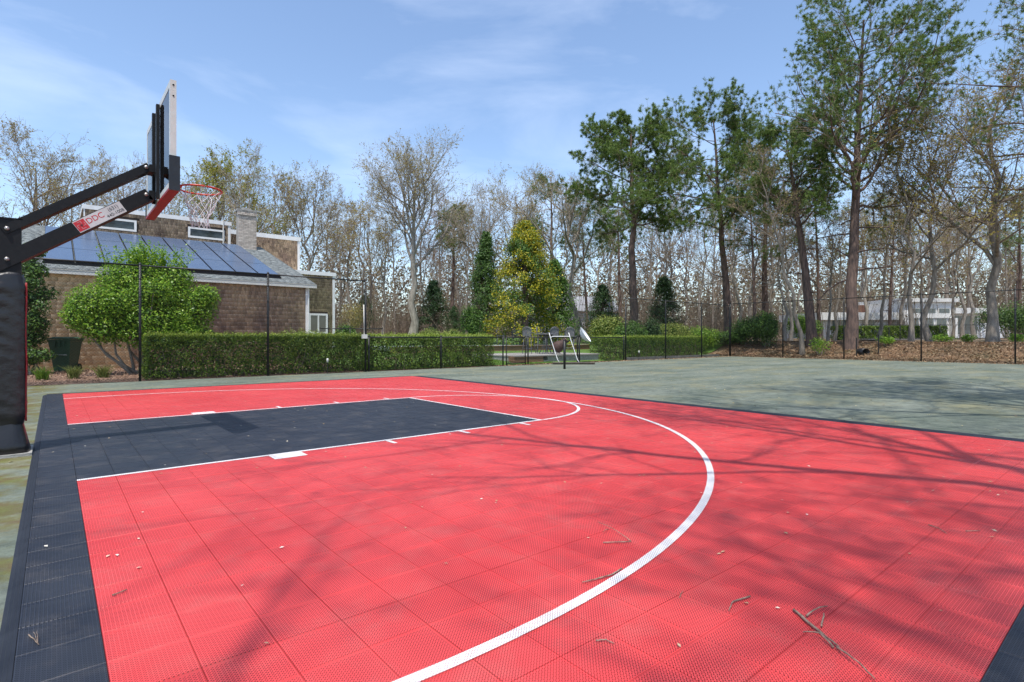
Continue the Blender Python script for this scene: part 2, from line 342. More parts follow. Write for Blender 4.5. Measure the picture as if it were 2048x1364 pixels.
def claymat():
    m, nt, b = new_mat('green_clay'); N = nt.nodes; L = nt.links
    ge = N.new('ShaderNodeNewGeometry')
    def noise(scale, det=6, rough=.6, st=(1, 1, 1)):
        mpn = N.new('ShaderNodeMapping'); mpn.inputs['Scale'].default_value = st; L.new(ge.outputs['Position'], mpn.inputs['Vector'])
        n = N.new('ShaderNodeTexNoise'); n.inputs['Scale'].default_value = scale; n.inputs['Detail'].default_value = det; n.inputs['Roughness'].default_value = rough
        L.new(mpn.outputs['Vector'], n.inputs['Vector']); return n.outputs['Fac']
    def ramp(f, p0, c0, p1, c1):
        r = N.new('ShaderNodeValToRGB'); e = r.color_ramp.elements; e[0].position = p0; e[1].position = p1
        e[0].color = (*c0, 1); e[1].color = (*c1, 1); L.new(f, r.inputs['Fac']); return r.outputs['Color']
    def mixc(f, a, bcol):
        x = N.new('ShaderNodeMix'); x.data_type = 'RGBA'; L.new(f, x.inputs['Factor']); L.new(a, x.inputs['A'])
        if isinstance(bcol, tuple): x.inputs['B'].default_value = (*bcol, 1)
        else: L.new(bcol, x.inputs['B'])
        return x.outputs['Result']
    base = ramp(noise(0.55, 10, .72, (.6, 1.5, 1)), .30, (0.082, 0.106, 0.080), .70, (0.205, 0.226, 0.186))
    fine = ramp(noise(5.5, 10, .82), .36, (0.62, 0.62, 0.62), .66, (1.2, 1.2, 1.2))
    mu = N.new('ShaderNodeMix'); mu.data_type = 'RGBA'; mu.blend_type = 'MULTIPLY'; mu.inputs['Factor'].default_value = 1
    L.new(base, mu.inputs['A']); L.new(fine, mu.inputs['B'])
    pollen = ramp(noise(0.45, 9, .75, (1, 1.6, 1)), .50, (0, 0, 0), .72, (.5, .5, .5))
    c = mixc(pollen, mu.outputs['Result'], (0.30, 0.255, 0.11))
    moss = ramp(noise(1.6, 8, .7), .43, (0, 0, 0), .56, (.92, .92, .92))
    sx = N.new('ShaderNodeSeparateXYZ'); L.new(ge.outputs['Position'], sx.inputs[0])
    mr = N.new('ShaderNodeMapRange'); mr.inputs['From Min'].default_value = 1.6; mr.inputs['From Max'].default_value = 0.2; L.new(sx.outputs['X'], mr.inputs['Value'])
    mm = N.new('ShaderNodeMath'); mm.operation = 'MULTIPLY'; L.new(mr.outputs['Result'], mm.inputs[0]); L.new(moss, mm.inputs[1])
    mosscol = ramp(noise(6, 5), .35, (0.10, 0.065, 0.028), .65, (0.12, 0.13, 0.032))
    c = mixc(mm.outputs[0], c, mosscol)
    L.new(c, b.inputs['Base Color']); b.inputs['Roughness'].default_value = .95; b.inputs['Specular IOR Level'].default_value = .2
    bp = N.new('ShaderNodeBump'); bp.inputs['Strength'].default_value = .5; bp.inputs['Distance'].default_value = .01
    L.new(noise(55, 5), bp.inputs['Height']); L.new(bp.outputs['Normal'], b.inputs['Normal'])
    return m
ed = np.array([-9, 32.75, -11.0, 10.12])
# slightly wavering outer edge of the clay
pts = [(-9, -11)] + [(x, -11) for x in np.arange(-5, 32, 3)] + [(32.55 + .12 * math.sin(y * 2.1) + .08 * math.sin(y * 5), y) for y in np.arange(-11, 10.2, .5)] + [(x, 10.05 + .06 * math.sin(x * 2.3) + .05 * math.sin(x * 6.1)) for x in np.arange(32, -9, -.5)]
tag(MB().add([(x, y, 0.0) for x, y in pts], [tuple(range(len(pts)))]).build('tennis_court', claymat()), kind='structure')

M_MULCH = mat('wood_mulch', (0.29, 0.18, 0.125), (0.105, 0.062, 0.042), 14, .95, 1.0, 45, detail=8)
mx = np.linspace(-9, 8.6, 60); my = np.linspace(10.06, 15.5, 14)
MX, MY = np.meshgrid(mx, my); MZ = gz(MX, MY) + .012 * np.sin(MX * 5) * np.sin(MY * 4) + .004; I = np.arange(MX.size).reshape(MX.shape)
tag(obj('mulch_bed', fast_mesh('mulch_bed', np.stack([MX, MY, MZ], -1), np.stack([I[:-1, :-1], I[:-1, 1:], I[1:, 1:], I[1:, :-1]], -1).reshape(-1, 4), None, M_MULCH)), kind='structure')
M_LAWN = mat('lawn', (0.11, 0.20, 0.028), (0.065, 0.13, 0.018), 5, .95, .6, 40)
mx = np.linspace(9.0, 40, 40); my = np.linspace(10.4, 34, 30)
MX, MY = np.meshgrid(mx, my); MZ = gz(MX, MY) + .018; I = np.arange(MX.size).reshape(MX.shape)
keep = ~((MX[:-1, :-1] > 31.5) & (MY[:-1, :-1] < 12))
tag(obj('lawn', fast_mesh('lawn', np.stack([MX, MY, MZ], -1), np.stack([I[:-1, :-1], I[:-1, 1:], I[1:, 1:], I[1:, :-1]], -1)[keep].reshape(-1, 4), None, M_LAWN)), kind='structure')

# ------------------------------------------------------------------ the sport-tile court
U0, U1, V0, V1 = 0.44, 8.66, -7.5, 6.92
M_UNDER = mat('tile_underlay', (0.035, 0.037, 0.035), None, 10, .9)  # near black, so the shade in the tile holes is in its colour
court = MB().box((U0, V0, 0.002), (U1, V1, 0.006)).build('sport_court', M_UNDER)
tag(court, kind='structure')
M_HOLE_SHADE = mat('hole_shade_red', (0.13, 0.010, 0.013), None, 10, .9)  # much darker than the tile red: painted shade seen through the holes
for a_, b_, c_, d_ in ((.69, 8.66, -7.0, -1.80), (.69, 8.66, 1.80, 6.92), (5.69, 8.66, -1.795, 1.795)): MB().box((a_, c_, .0062), (b_, d_, .0075)).build('hole_shade_sheet', M_HOLE_SHADE, court)
ucols = [(0.44, 0.69, 'n')] + [(0.69 + .25 * i, 0.69 + .25 * (i + 1), 'k') for i in range(20)] + [(5.69 + (2.97 / 12) * i, 5.69 + (2.97 / 12) * (i + 1), 'r') for i in range(12)]
key = 1.80; pk = key / 7; po = (7.0 - key) / 21
vrows = [(-7.0 - .25 * (i + 1), -7.0 - .25 * i, 'n') for i in range(2)] + [(-7 + po * i, -7 + po * (i + 1), 'r') for i in range(21)] + \
        [(-key + pk * i, -key + pk * (i + 1), 'k') for i in range(14)] + [(key + (5.12 / 21) * i, key + (5.12 / 21) * (i + 1), 'r') for i in range(21)]
tiles = []
for (a, b, cu) in ucols:
    for (c, d, cv) in vrows:
        colr = 'navy' if cu == 'n' or cv == 'n' or (cu == 'k' and cv == 'k') else 'red'
        m = np.array([(a + b) / 2, (c + d) / 2, 0]) - CAM; dep = m @ FWD; lat = m @ RGT
        infr = dep > 1.75 and abs(lat / dep) < 0.95
        tiles.append((0 if infr else 1, np.hypot(dep, lat), a, b, c, d, colr))
tiles.sort()
G = 0.0009
def tile_mesh(w, h, m):
    mb = MB(); V = [(-w, -h, .008), (w, -h, .008), (w, h, .008), (-w, h, .008), (-w, -h, .0175), (w, -h, .0175), (w, h, .0175), (-w, h, .0175),
                    (-w + .002, -h + .002, .0195), (w - .002, -h + .002, .0195), (w - .002, h - .002, .0195), (-w + .002, h - .002, .0195)]
    F = [(i, (i + 1) % 4, 4 + (i + 1) % 4, 4 + i) for i in range(4)] + [(4 + i, 4 + (i + 1) % 4, 8 + (i + 1) % 4, 8 + i) for i in range(4)] + [(8, 9, 10, 11)]
    return V, F
cache = {}; rest = {'red': MB(), 'navy': MB()}
rt = random.Random(3)
for n_, (_, _, a, b, c, d, colr) in enumerate(tiles):
    w, h = round((b - a) / 2 - G, 5), round((d - c) / 2 - G, 5); m = M_RED if colr == 'red' else M_NAVY
    x, y = (a + b) / 2, (c + d) / 2
    if n_ < 300:
        k = (w, h, colr)
        if k not in cache:
            me = bpy.data.meshes.new('tile'); V, F = tile_mesh(w, h, m); me.from_pydata(V, [], F); me.materials.append(m); cache[k] = me
        t = obj('tile', cache[k], court); t.location = (x, y, rt.uniform(-.0004, .0004))
    else:
        V, F = tile_mesh(w, h, m); rest[colr].add(np.array(V) + [x, y, rt.uniform(-.0004, .0004)], F)
for c in rest: tag(rest[c].build('tiles_' + ('red' if c == 'red' else 'navy'), M_RED if c == 'red' else M_NAVY, court), kind='stuff')
# bevelled edge ramps, one length per side in 0.5 m lengths
M_RAMP = mat('edge_ramp', (0.014, 0.017, 0.025), (0.022, 0.026, 0.035), 3, .6, .1, spec=.25)
def ramp_piece(L):
    me = bpy.data.meshes.new('edge_ramp'); w = .10
    V = []; prof = [(0, .0195), (.022, .0195), (.026, .015), (.045, .0145), (.05, .011), (.07, .0105), (.075, .007), (w * .72, .006), (w, .001)]
    for y in (0, L - .003):
        for x, z in prof: V.append((x, y, z))
    k = len(prof); F = [(i, i + k, i + k + 1, i + 1) for i in range(k - 1)]
    me.from_pydata(V, [], F); me.materials.append(M_RAMP); return me
rm = ramp_piece(.5)
es = bpy.data.meshes.new('edge_strip'); V = [(x, y, z) for y in (0, .497) for x, z in ((0, .0195), (.235, .0195), (.239, .015), (.255, .0135), (.259, .009), (.285, .001))]
es.from_pydata(V, [], [(i, i + 6, i + 7, i + 1) for i in range(5)]); es.materials.append(M_RAMP)
for i in range(29):
    t = obj('edge_ramp', es, court); t.location = (U1, V0 + .4972 * i, 0); t.scale = (1, .9945, 1)
    t = obj('edge_ramp', rm, court); t.location = (U0, V0 + .4972 * (i + 1), 0); t.rotation_euler = (0, 0, math.pi); t.scale = (.55, 1, 1)
for i in range(17):
    t = obj('edge_ramp', es, court); t.location = (U0 + .4835 * (i + 1), V1, 0); t.rotation_euler = (0, 0, math.pi / 2); t.scale = (.6, .967, 1)

# painted lines, sheets just above the tiles, in the same lattice
LZ = 0.0225
def strip(a, b, w):
    a = np.array(a, float); b = np.array(b, float); d = (b - a) / np.linalg.norm(b - a); n = np.array([-d[1], d[0]]) * w / 2
    return [(*(a - n), LZ), (*(b - n), LZ), (*(b + n), LZ), (*(a + n), LZ)]
def arc(cx, cy, r, a0, a1, w, n=96, z=LZ):
    V = []; F = []
    for i in range(n + 1):
        t = math.radians(a0 + (a1 - a0) * i / n)
        for rr in (r - w / 2, r + w / 2): V.append((cx + rr * math.cos(t), cy + rr * math.sin(t), z))
    for i in range(n): F.append((2 * i, 2 * i + 1, 2 * i + 3, 2 * i + 2))
    return V, F
LW = .05; KH = 1.83; FT = 5.705
def line(name, V, F): return MB().add(V, F).build(name, M_LINE, court)
Q = [(0, 1, 2, 3)]
line('lane_line', strip((.69, -KH), (FT + LW / 2, -KH), LW), Q); line('lane_line', strip((.69, KH), (FT + LW / 2, KH), LW), Q)
line('free_throw_line', strip((FT, -KH + LW / 2), (FT, KH - LW / 2), LW), Q)
line('free_throw_arc', *arc(FT + LW / 2, 0, 1.83, -89.4, 89.4, LW))
RC = 1.7156; R3 = 5.80
A3 = 96.5
line('three_point_arc', *arc(RC, 0, R3, -A3, A3, LW + .004, 140, LZ + .0015))
for s in (-1, 1):
    ye = s * R3 * math.sin(math.radians(A3)); xe = RC + R3 * math.cos(math.radians(A3))
    line('three_point_corner_line', strip((.69, ye), (xe - .004, ye), LW + .004), Q)
    b0 = 7 * .3048
    o_ = s * (KH + LW / 2)
    line('lane_block', [(b0, o_ + s * .002, LZ), (b0 + .305, o_ + s * .002, LZ), (b0 + .305, o_ + s * .2, LZ), (b0, o_ + s * .2, LZ)][::s], Q)
    for t in (4.0, 7.17, 10.33):
        x = b0 + t * .3048
        line('lane_mark', [(x, o_ + s * .002, LZ), (x + .05, o_ + s * .002, LZ), (x + .05, o_ + s * .2, LZ), (x, o_ + s * .2, LZ)][::s], Q)

# ------------------------------------------------------------------ basketball goal
goal = empty('basketball_goal', (0.12, 0, 0))
tag(goal, 'black basketball goal with padded post, glass backboard and orange rim over the red court', 'basketball hoop')
def gp_(mb, name, m, smooth=False, parent=goal): return mb.build(name, m, parent, smooth) if False else _gchild(mb, name, m, smooth, parent)
def _gchild(mb, name, m, smooth, parent):
    o = mb.build(name, m, None, smooth); o.parent = parent
    o.matrix_parent_inverse = Matrix.Translation(Vector((-0.12, 0, 0))) if parent is goal else Matrix.Identity(4)
    return o
gp_(MB().box((0.0, -.085, 0.0), (.30, .085, 2.32)).box((-.012, -.095, 2.32), (.312, .095, 2.335)), 'post', M_BLACK)
# wrinkled vinyl pad: rings of a rounded rectangle, pinched and rippled
def pad_rings():
    V = []; F = []; zs = np.concatenate([np.linspace(.30, .36, 3), np.linspace(.40, 1.66, 40), np.linspace(1.69, 1.78, 4)]); k = 40
    rr = random.Random(4)
    for j, z in enumerate(zs):
        infl = 1.0 - .10 * (max(0, .38 - z) / .08) - .12 * max(0, (z - 1.66) / .12)
        for i in range(k):
            t = 2 * math.pi * i / k; c, s_ = math.cos(t), math.sin(t)
            p = 9; q = (abs(c) ** p + abs(s_) ** p) ** (-1 / p)
            x = .115 + .225 * q * c * infl; y = .165 * q * s_ * infl
            wr = .005 * math.sin(z * 46 + 3.0 * math.sin(i * .55) + i * .33) * (math.exp(-((z - 1.6) / .25) ** 2) * 1.3 + math.exp(-((z - 1.1) / .2) ** 2) * .8 + math.exp(-((z - .45) / .18) ** 2) * .9 + .12)
            nrm = math.hypot(x - .115, y) + 1e-6
            V.append((x + wr * (x - .115) / nrm, y + wr * y / nrm, z + .02 * math.sin(i * .8) * (z > 1.7)))
    n = len(zs)
    for j in range(n - 1):
        for i in range(k): F.append((j * k + i, j * k + (i + 1) % k, (j + 1) * k + (i + 1) % k, (j + 1) * k + i))
    F.append(tuple((n - 1) * k + i for i in range(k)))
    return V, F
pad = gp_(MB().add(*pad_rings()), 'post_pad', M_BLACKVINYL, True)
tr = MB()
tr.tube([(.338 + .004 * math.sin(z * 9), -.128, z) for z in np.linspace(.33, 1.70, 30)], .009, 6)
gp_(tr, 'pad_piping', M_REDPAD, True)
sk = MB(); V = []; k = 24
for z, e in ((.31, 0.0), (.27, .005), (.12, .035), (.03, .055), (.028, .05)):
    for i in range(k):
        t = 2 * math.pi * i / k; c, s_ = math.cos(t), math.sin(t); q = (abs(c) ** 8 + abs(s_) ** 8) ** (-1 / 8)
        V.append((.115 + (.20 + e) * q * c, (.15 + e * 1.6) * q * s_, z + .006 * math.sin(i * 1.9)))
F = [(j * k + i, j * k + (i + 1) % k, (j + 1) * k + (i + 1) % k, (j + 1) * k + i) for j in range(4) for i in range(k)]
gp_(sk.add(V, F), 'pad_skirt', M_BLACKVINYL, True)
M_CONC = mat('concrete', (0.36, 0.35, 0.32), (0.27, 0.26, 0.24), 10, .9, .4, 50)
gp_(MB().box((-.18, -.26, -.02), (.385, .26, .030)), 'base_plate', M_CONC)
AX0, AX1 = .197, 1.36
gp_(MB().bar((AX0 - .03, 0, 2.205), (AX1 + .01, 0, 3.065), .19, .085), 'upper_arm', M_BLACK)
arm = gp_(MB().bar((AX0 - .12, 0, 1.835), (AX1 + .01, 0, 2.755), .20, .135), 'lower_arm', M_BLACK)
for x, z in ((AX0, 2.225), (AX0, 1.925), (AX1 - .02, 3.05), (AX1 - .02, 2.745)):
    mtx = Matrix.Translation((x, -.100, z)) @ Matrix.Rotation(math.radians(90), 4, 'X')
    gp_(MB().lathe([(.0, -.01), (.022, -.01), (.022, .006), (.014, .016), (0.0, .018)], 12, mtx), 'bolt', M_STEEL, True)
# backboard
BX = 1.455; BZ0, BZ1, BW = 2.68, 3.77, .915
fr = MB(); T = .065; Dp = .055
fr.box((BX, -BW, BZ1 - T), (BX + Dp, BW, BZ1)).box((BX, -BW, BZ0), (BX + Dp, BW, BZ0 + T))
fr.box((BX, -BW, BZ0 + T), (BX + Dp, -BW + T, BZ1 - T)).box((BX, BW - T, BZ0 + T), (BX + Dp, BW, BZ1 - T))
bframe = gp_(fr, 'backboard_frame', M_ALU)
M_TGLASS = glassmat('tempered_glass', (0.93, 0.975, 0.985))
gp_(MB().box((BX + .003, -BW + T + .001, BZ0 + T + .001), (BX + .015, BW - T - .001, BZ1 - T - .001)), 'glass_pane', M_TGLASS)
tsq = MB(); x = BX + .018
for a, b in (((-.305, 3.10), (-.255, 3.55)), ((.255, 3.10), (.305, 3.55)), ((-.255, 3.50), (.255, 3.55)), ((-.255, 3.10), (.255, 3.15))):
    tsq.box((x - .0015, a[0], a[1]), (x + .0005, b[0], b[1]))
gp_(tsq, 'target_square', M_WHITE)
for y in (-.19, .13):
    gp_(MB().box((BX - .034, y - .026, BZ0 + .02), (BX - .002, y + .026, BZ1 - .03)), 'back_strut', M_BLACK)
gp_(MB().box((BX - .085, -.10, 2.70), (BX - .036, .10, 2.80)), 'mount_bracket', M_BLACK); gp_(MB().box((BX - .085, -.10, 3.01), (BX - .036, .10, 3.09)), 'mount_bracket', M_BLACK)
gp_(MB().box((BX - .012, -BW - .018, BZ0 - .03), (BX + Dp + .03, -BW + .003, BZ0 + .32)), 'corner_pad', M_BLACKVINYL)
gp_(MB().box((BX - .012, BW - .003, BZ0 - .03), (BX + Dp + .03, BW + .018, BZ0 + .32)), 'corner_pad', M_BLACKVINYL)
gp_(MB().box((BX - .010, -BW + .004, BZ0 - .028), (BX + Dp + .028, BW - .004, BZ0 - .003)), 'bottom_pad', M_REDPAD)
for z in (BZ1 - .05, BZ1 - .16):
    mtx = Matrix.Translation((BX + .028, -BW - .001, z)) @ Matrix.Rotation(math.radians(90), 4, 'X')
    gp_(MB().lathe([(0, -.002), (.009, -.002), (.009, .003), (0, .004)], 8, mtx), 'screw', M_BLACK)
RX, RZ, RR = BX + .055 + .15 + .229, 2.91, .229
ring = [(RX + RR * math.cos(t), RR * math.sin(t), RZ) for t in np.linspace(0, 2 * math.pi, 49)]
rim = gp_(MB().tube(ring, .0105, 10, False), 'rim', M_RIM, True)
gp_(MB().box((BX + Dp + .002, -.11, RZ - .10), (BX + Dp + .014, .11, RZ + .02)).box((BX + Dp + .014, -.10, RZ - .012), (RX - RR + .03, .10, RZ - .004)).bar((BX + Dp + .01, -.07, RZ - .08), (RX - RR * .9, -.09, RZ - .008), .012, .03).bar((BX + Dp + .01, .07, RZ - .08), (RX - RR * .9, .09, RZ - .008), .012, .03), 'rim_bracket', M_RIM)
# net: two families of cords spiralling down between twelve hooks
net = MB(); K = 12; rows = 7; rn = random.Random(9)
def netpt(a, j):
    f = j / rows; rad = RR * (1 - .60 * min(1, f * 1.25) ** .75) + .012 * math.sin(a * 3 + j); z = RZ - .012 - .43 * f
    return (RX + rad * math.cos(a) + .008 * math.sin(j * 2.1), rad * math.sin(a) + .006 * math.cos(j * 1.7), z)
for i in range(K):
    for s in (-1, 1):
        net.tube([netpt(2 * math.pi * (i + s * .42 * j + .22 * math.sin(i * 2 + j)) / K, j) for j in range(rows + 1)], .0032, 5, False)
gp_(net, 'net', M_NET, True)
# sign on the near side of the lower arm
A0 = Vector((AX0 - .12, 0, 1.835)); A1 = Vector((AX1 + .01, 0, 2.755)); ad = (A1 - A0).normalized(); au = Vector((0, -1, 0)).cross(ad) * -1
au = ad.cross(Vector((0, 1, 0))) * -1
if au.z < 0: au = -au
sm = Matrix((ad, au, Vector((0, -1, 0)))).transposed().to_4x4()
def on_arm(s, lift): m = sm.copy(); m.translation = A0 + ad * s + Vector((0, -.100 - lift, 0)); return m
SL = .49; S0 = .80
gsgn = gp_(MB().box((0, -.062, 0), (SL, .062, .0015), on_arm(S0, .001)), 'sign_panel', mat('sign_white', (0.62, 0.61, 0.60), None, 3, .5))
M_INK = mat('sign_ink', (0.03, 0.03, 0.035), None, 3, .5); M_INKR = mat('sign_red', (0.55, 0.02, 0.03), (0.45, 0.015, 0.02), 3, .5)
def text(body, size, s, t, m, name, sx=1.0):
    cu = bpy.data.curves.new('lettering', 'FONT'); cu.body = body; cu.size = size; cu.align_x = 'LEFT'; cu.extrude = .0004
    to = bpy.data.objects.new('tmp', cu); COL.objects.link(to); bpy.context.view_layer.update()
    me = bpy.data.meshes.new_from_object(to.evaluated_get(bpy.context.evaluated_depsgraph_get())); bpy.data.objects.remove(to); bpy.data.curves.remove(cu)
    me.materials.clear(); me.materials.append(m)
    mm = on_arm(S0, .0032) @ Matrix.Translation((s, t, 0)) @ Matrix.Diagonal((sx, 1, 1, 1)); me.transform(mm)
    o = bpy.data.objects.new(name, me); COL.objects.link(o); o.parent = gsgn; return o
text('DDC', .080, .112, -.016, M_INKR, 'lettering', 1.0)
text('(631)', .050, .345, .010, M_INK, 'lettering', 1.0)
text('440-1008', .047, .300, -.044, M_INK, 'lettering', 1.0)
lg = MB().box((.004, -.052, 0), (.106, .052, .0008), on_arm(S0, .0032))
o = lg.build('logo_square', M_INKR, gsgn)
lw = MB()
for q in range(4):
    m = on_arm(S0, .0046) @ Matrix.Translation((.055, 0, 0)) @ Matrix.Rotation(q * math.pi / 2, 4, 'Z')
    lw.box((.014, -.014, 0), (.040, -.008, .0006), m).box((.034, -.008, 0), (.040, .022, .0006), m)
lw.build('logo_lines', mat('logo_pink', (.62, .25, .26), None, 4, .5), gsgn)
m = on_arm(S0, .0058) @ Matrix.Translation((.055, 0, 0))
MB().box((-.012, -.003, 0), (.012, .003, .0006), m).box((-.003, .004, 0), (.003, .012, .0006), m).box((-.003, -.012, 0), (.003, -.004, .0006), m).build('logo_centre', M_INK, gsgn)

# ------------------------------------------------------------------ chain-link fences
def link_mesh(W, H, name, wire=.0040, c=.0355):
    nw = int(round(W / (2 * c))); cc = W / (2 * nw); nz_ = int(round(H / c)); zz = np.linspace(0.03, H, nz_ + 1)
    X = (np.arange(nw) * 2 + 1)[:, None] * cc + np.where((np.arange(nz_ + 1) % 2) == 0, cc, -cc)[None]
    P = np.stack([X, np.broadcast_to(np.where((np.arange(nz_ + 1) % 2) == 0, wire, -wire), X.shape), np.broadcast_to(zz, X.shape)], -1)
    V, F = tubes(P, np.full(X.shape, wire), 3)
    return fast_mesh(name, V, F, None, M_FENCE)
MESH_T = link_mesh(3.0, 3.02, 'link_mesh'); MESH_L = link_mesh(2.9, 1.12, 'link_mesh')
def fence(name, posts, H, label, group, mesh, W, mids=(), cap=True, base=None, rp=.032):
    f = empty(name, (posts[0][0], posts[0][1], 0)); tag(f, label, 'fence', group)
    o0 = np.array([posts[0][0], posts[0][1], 0])
    for (x, y) in posts:
        z0 = 0 if base is None else base
        mb = MB().tube([(x, y, z0 - .05), (x, y, H + .03)], rp, 10)
        mb.lathe([(rp + .004, H + .02), (rp + .004, H + .04), (rp * .6, H + .07), (0, H + .078)], 10, Matrix.Translation((x, y, 0)))
        mb.build('post', M_FENCE, f, True).location = -o0
        for zc in np.linspace(.35, H - .35, 6 if H > 2 else 3):
            MB().lathe([(rp + .001, zc - .012), (rp + .006, zc - .01), (rp + .006, zc + .01), (rp + .001, zc + .012)], 10, Matrix.Translation((x, y, 0))).build('tie_band', M_FENCE, f).location = -o0
    for i in range(len(posts) - 1):
        a = np.array([*posts[i], 0.]); b = np.array([*posts[i + 1], 0.]); L = np.linalg.norm(b - a); d = (b - a) / L
        for zr in (H, *mids):
            MB().tube([a + d * rp + [0, 0, zr], b - d * rp + [0, 0, zr]], .021, 8).build('rail', M_FENCE, f, True).location = -o0
        o = obj('mesh_panel', mesh, f); o.location = a - o0 + (0, 0, 0 if base is None else base)
        n_ = np.array([-d[1], d[0], 0]) * -.03
        o.location = tuple(a - o0 + n_); o.rotation_euler = (0, 0, math.atan2(d[1], d[0])); o.scale = (L / W, 1, 1)
    return f
FY = 10.0
PX = [-4.0, -.85, 2.3, 5.5, 8.62]
fence('chain_link_fence', [(x, FY) for x in PX], 3.05, 'tall black chain-link fence in front of the shingled house and long hedge', 'tennis court fences', MESH_T, 3.0)
fence('chain_link_fence', [(8.74, FY), (11.6, FY), (14.55, FY)], 1.16, 'waist-high black chain-link fence along the short hedge left of the gate', 'tennis court fences', MESH_L, 2.9, rp=.03)
fence('chain_link_gate', [(14.72, FY), (15.75, FY)], 1.16, 'narrow black chain-link gate between lawn edge and patio steps', 'tennis court fences', MESH_L, 2.9, mids=(.1,), rp=.022)
fence('chain_link_fence', [(15.9, FY), (18.9, FY), (22.2, FY)], 1.16, 'waist-high black chain-link fence in front of the raised patio', 'tennis court fences', MESH_L, 2.9, rp=.03)
fence('chain_link_fence', [(22.35, FY), (25.7, FY), (29.2, FY), (32.3, FY)], 3.1, 'tall black chain-link fence in front of the clipped right-hand hedge', 'tennis court fences', MESH_T, 3.0)
fence('chain_link_fence', [(32.42, FY)] + [(32.42, y) for y in (6.85, 3.7, .35, -3.0, -6.4)], 3.2, 'tall black chain-link fence along the leaf-covered bank on the right', 'tennis court fences', MESH_T, 3.0)
# pale rod and box strapped to the end post
rod = empty('clamped_rod', (8.56, FY - .06, 0)); tag(rod, 'pale upright rod clamped to the end post of the tall left fence', 'rod')
MB().tube([(-.03, -.03, 1.22), (-.045, -.03, 2.25)], .016, 8).build('rod', M_ALU, rod, True)
MB().box((-.10, -.09, 1.12), (.06, .02, 1.26)).build('clamp_box', M_ALU, rod)

# ------------------------------------------------------------------ leaf-covered shrubs and hedges
def box_shell(rng, n, size, topbias=.35):
    """points and outward normals on a softly lumpy box 0..size"""
    sx, sy, sz = size; areas = np.array([sx * sz, sx * sz * .5, sy * sz, sy * sz, sx * sy * (1 + topbias)]); pick = rng.choice(5, n, p=areas / areas.sum())
    a, b = rng.random(n), rng.random(n); P = np.zeros((n, 3)); N = np.zeros((n, 3))
    for k, (f, nn) in enumerate([(lambda a, b: (a * sx, 0 * a, b * sz), (0, -1, 0)), (lambda a, b: (a * sx, 0 * a + sy, b * sz), (0, 1, 0)), (lambda a, b: (0 * a, a * sy, b * sz), (-1, 0, 0)), (lambda a, b: (0 * a + sx, a * sy, b * sz), (1, 0, 0)), (lambda a, b: (a * sx, b * sy, 0 * a + sz), (0, 0, 1))]):
        mk = pick == k; P[mk] = np.stack(f(a[mk], b[mk]), -1); N[mk] = nn
    lump = .05 * np.sin(P[:, 0] * 5.1) * np.cos(P[:, 2] * 6.3) + .04 * np.sin(P[:, 0] * 11 + P[:, 2] * 9) + .03 * np.sin(P[:, 1] * 8)
    depth = -np.abs(rng.normal(0, .075, n)) + lump * (N[:, 2] < .5) + .25 * lump
    P = P + N * depth[:, None] + rng.normal(0, .012, P.shape)
    c = np.array([sx / 2, sy / 2, sz * .6]); e = 1 - .12 * np.clip((P[:, 2] - sz + .14) / .14, 0, 1)
    P[:, 1] = c[1] + (P[:, 1] - c[1]) * e
    return P, N
def hedge(name, x0, x1, y0, y1, z1, n, label, seed, group):
    rng = np.random.default_rng(seed); h = empty(name, ((x0 + x1) / 2, (y0 + y1) / 2, gzf((x0 + x1) / 2, y0))); tag(h, label, 'hedge', group)
    zb = h.location.z; o0 = np.array([x0 - h.location.x, y0 - h.location.y, .04])
    P, N = box_shell(rng, n, (x1 - x0, y1 - y0, z1 - zb - .04)); V, F = leaf_mesh(rng, P + o0, N + [0, 0, .4], .052, .55, .75)
    obj('foliage', fast_mesh('foliage', V, F, None, L_HEDGE), h)
    tn = n // 5; Pt = np.stack([rng.uniform(0, x1 - x0, tn), rng.uniform(.04, y1 - y0 - .05, tn), z1 - zb - .06 + np.abs(rng.normal(0, .055, tn))], -1) + o0
    V, F = leaf_mesh(rng, Pt, np.tile([0, -.2, .8], (tn, 1)), .055, .5, .8); obj('new_growth', fast_mesh('new_growth', V, F, None, L_NEW), h)
    # woody interior: many upright twiggy stems with inner leaves
    m = int((x1 - x0) * 26); B = np.stack([rng.uniform(.05, x1 - x0 - .05, m), rng.uniform(.1, y1 - y0 - .1, m), np.zeros(m)], -1)
    Tp = B + np.stack([rng.normal(0, .15, m), rng.normal(0, .12, m), rng.uniform(.6, .95, m) * (z1 - zb - .1)], -1)
    PP = np.stack([B, (B + Tp) / 2 + rng.normal(0, .05, B.shape), Tp], 1) + o0 - [0, 0, .06]
    V, F = tubes(PP, np.broadcast_to([.014, .010, .004], (m, 3)), 3); obj('stems', fast_mesh('stems', V, F, None, M_TWIG), h)
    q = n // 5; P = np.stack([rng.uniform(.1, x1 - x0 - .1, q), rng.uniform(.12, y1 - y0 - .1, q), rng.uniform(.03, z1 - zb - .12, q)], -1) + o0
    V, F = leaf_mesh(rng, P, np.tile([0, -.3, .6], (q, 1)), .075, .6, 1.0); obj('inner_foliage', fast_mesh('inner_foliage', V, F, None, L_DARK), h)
    return h
hg = 'clipped hedges behind the fences'
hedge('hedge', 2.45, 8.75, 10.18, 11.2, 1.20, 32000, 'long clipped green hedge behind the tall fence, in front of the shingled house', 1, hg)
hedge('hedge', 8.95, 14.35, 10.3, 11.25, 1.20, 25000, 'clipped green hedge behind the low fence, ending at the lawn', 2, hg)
hedge('hedge', 21.3, 30.4, 10.35, 11.5, 1.18, 22000, 'clipped green hedge right of the patio behind the tall right-hand fence', 3, hg)

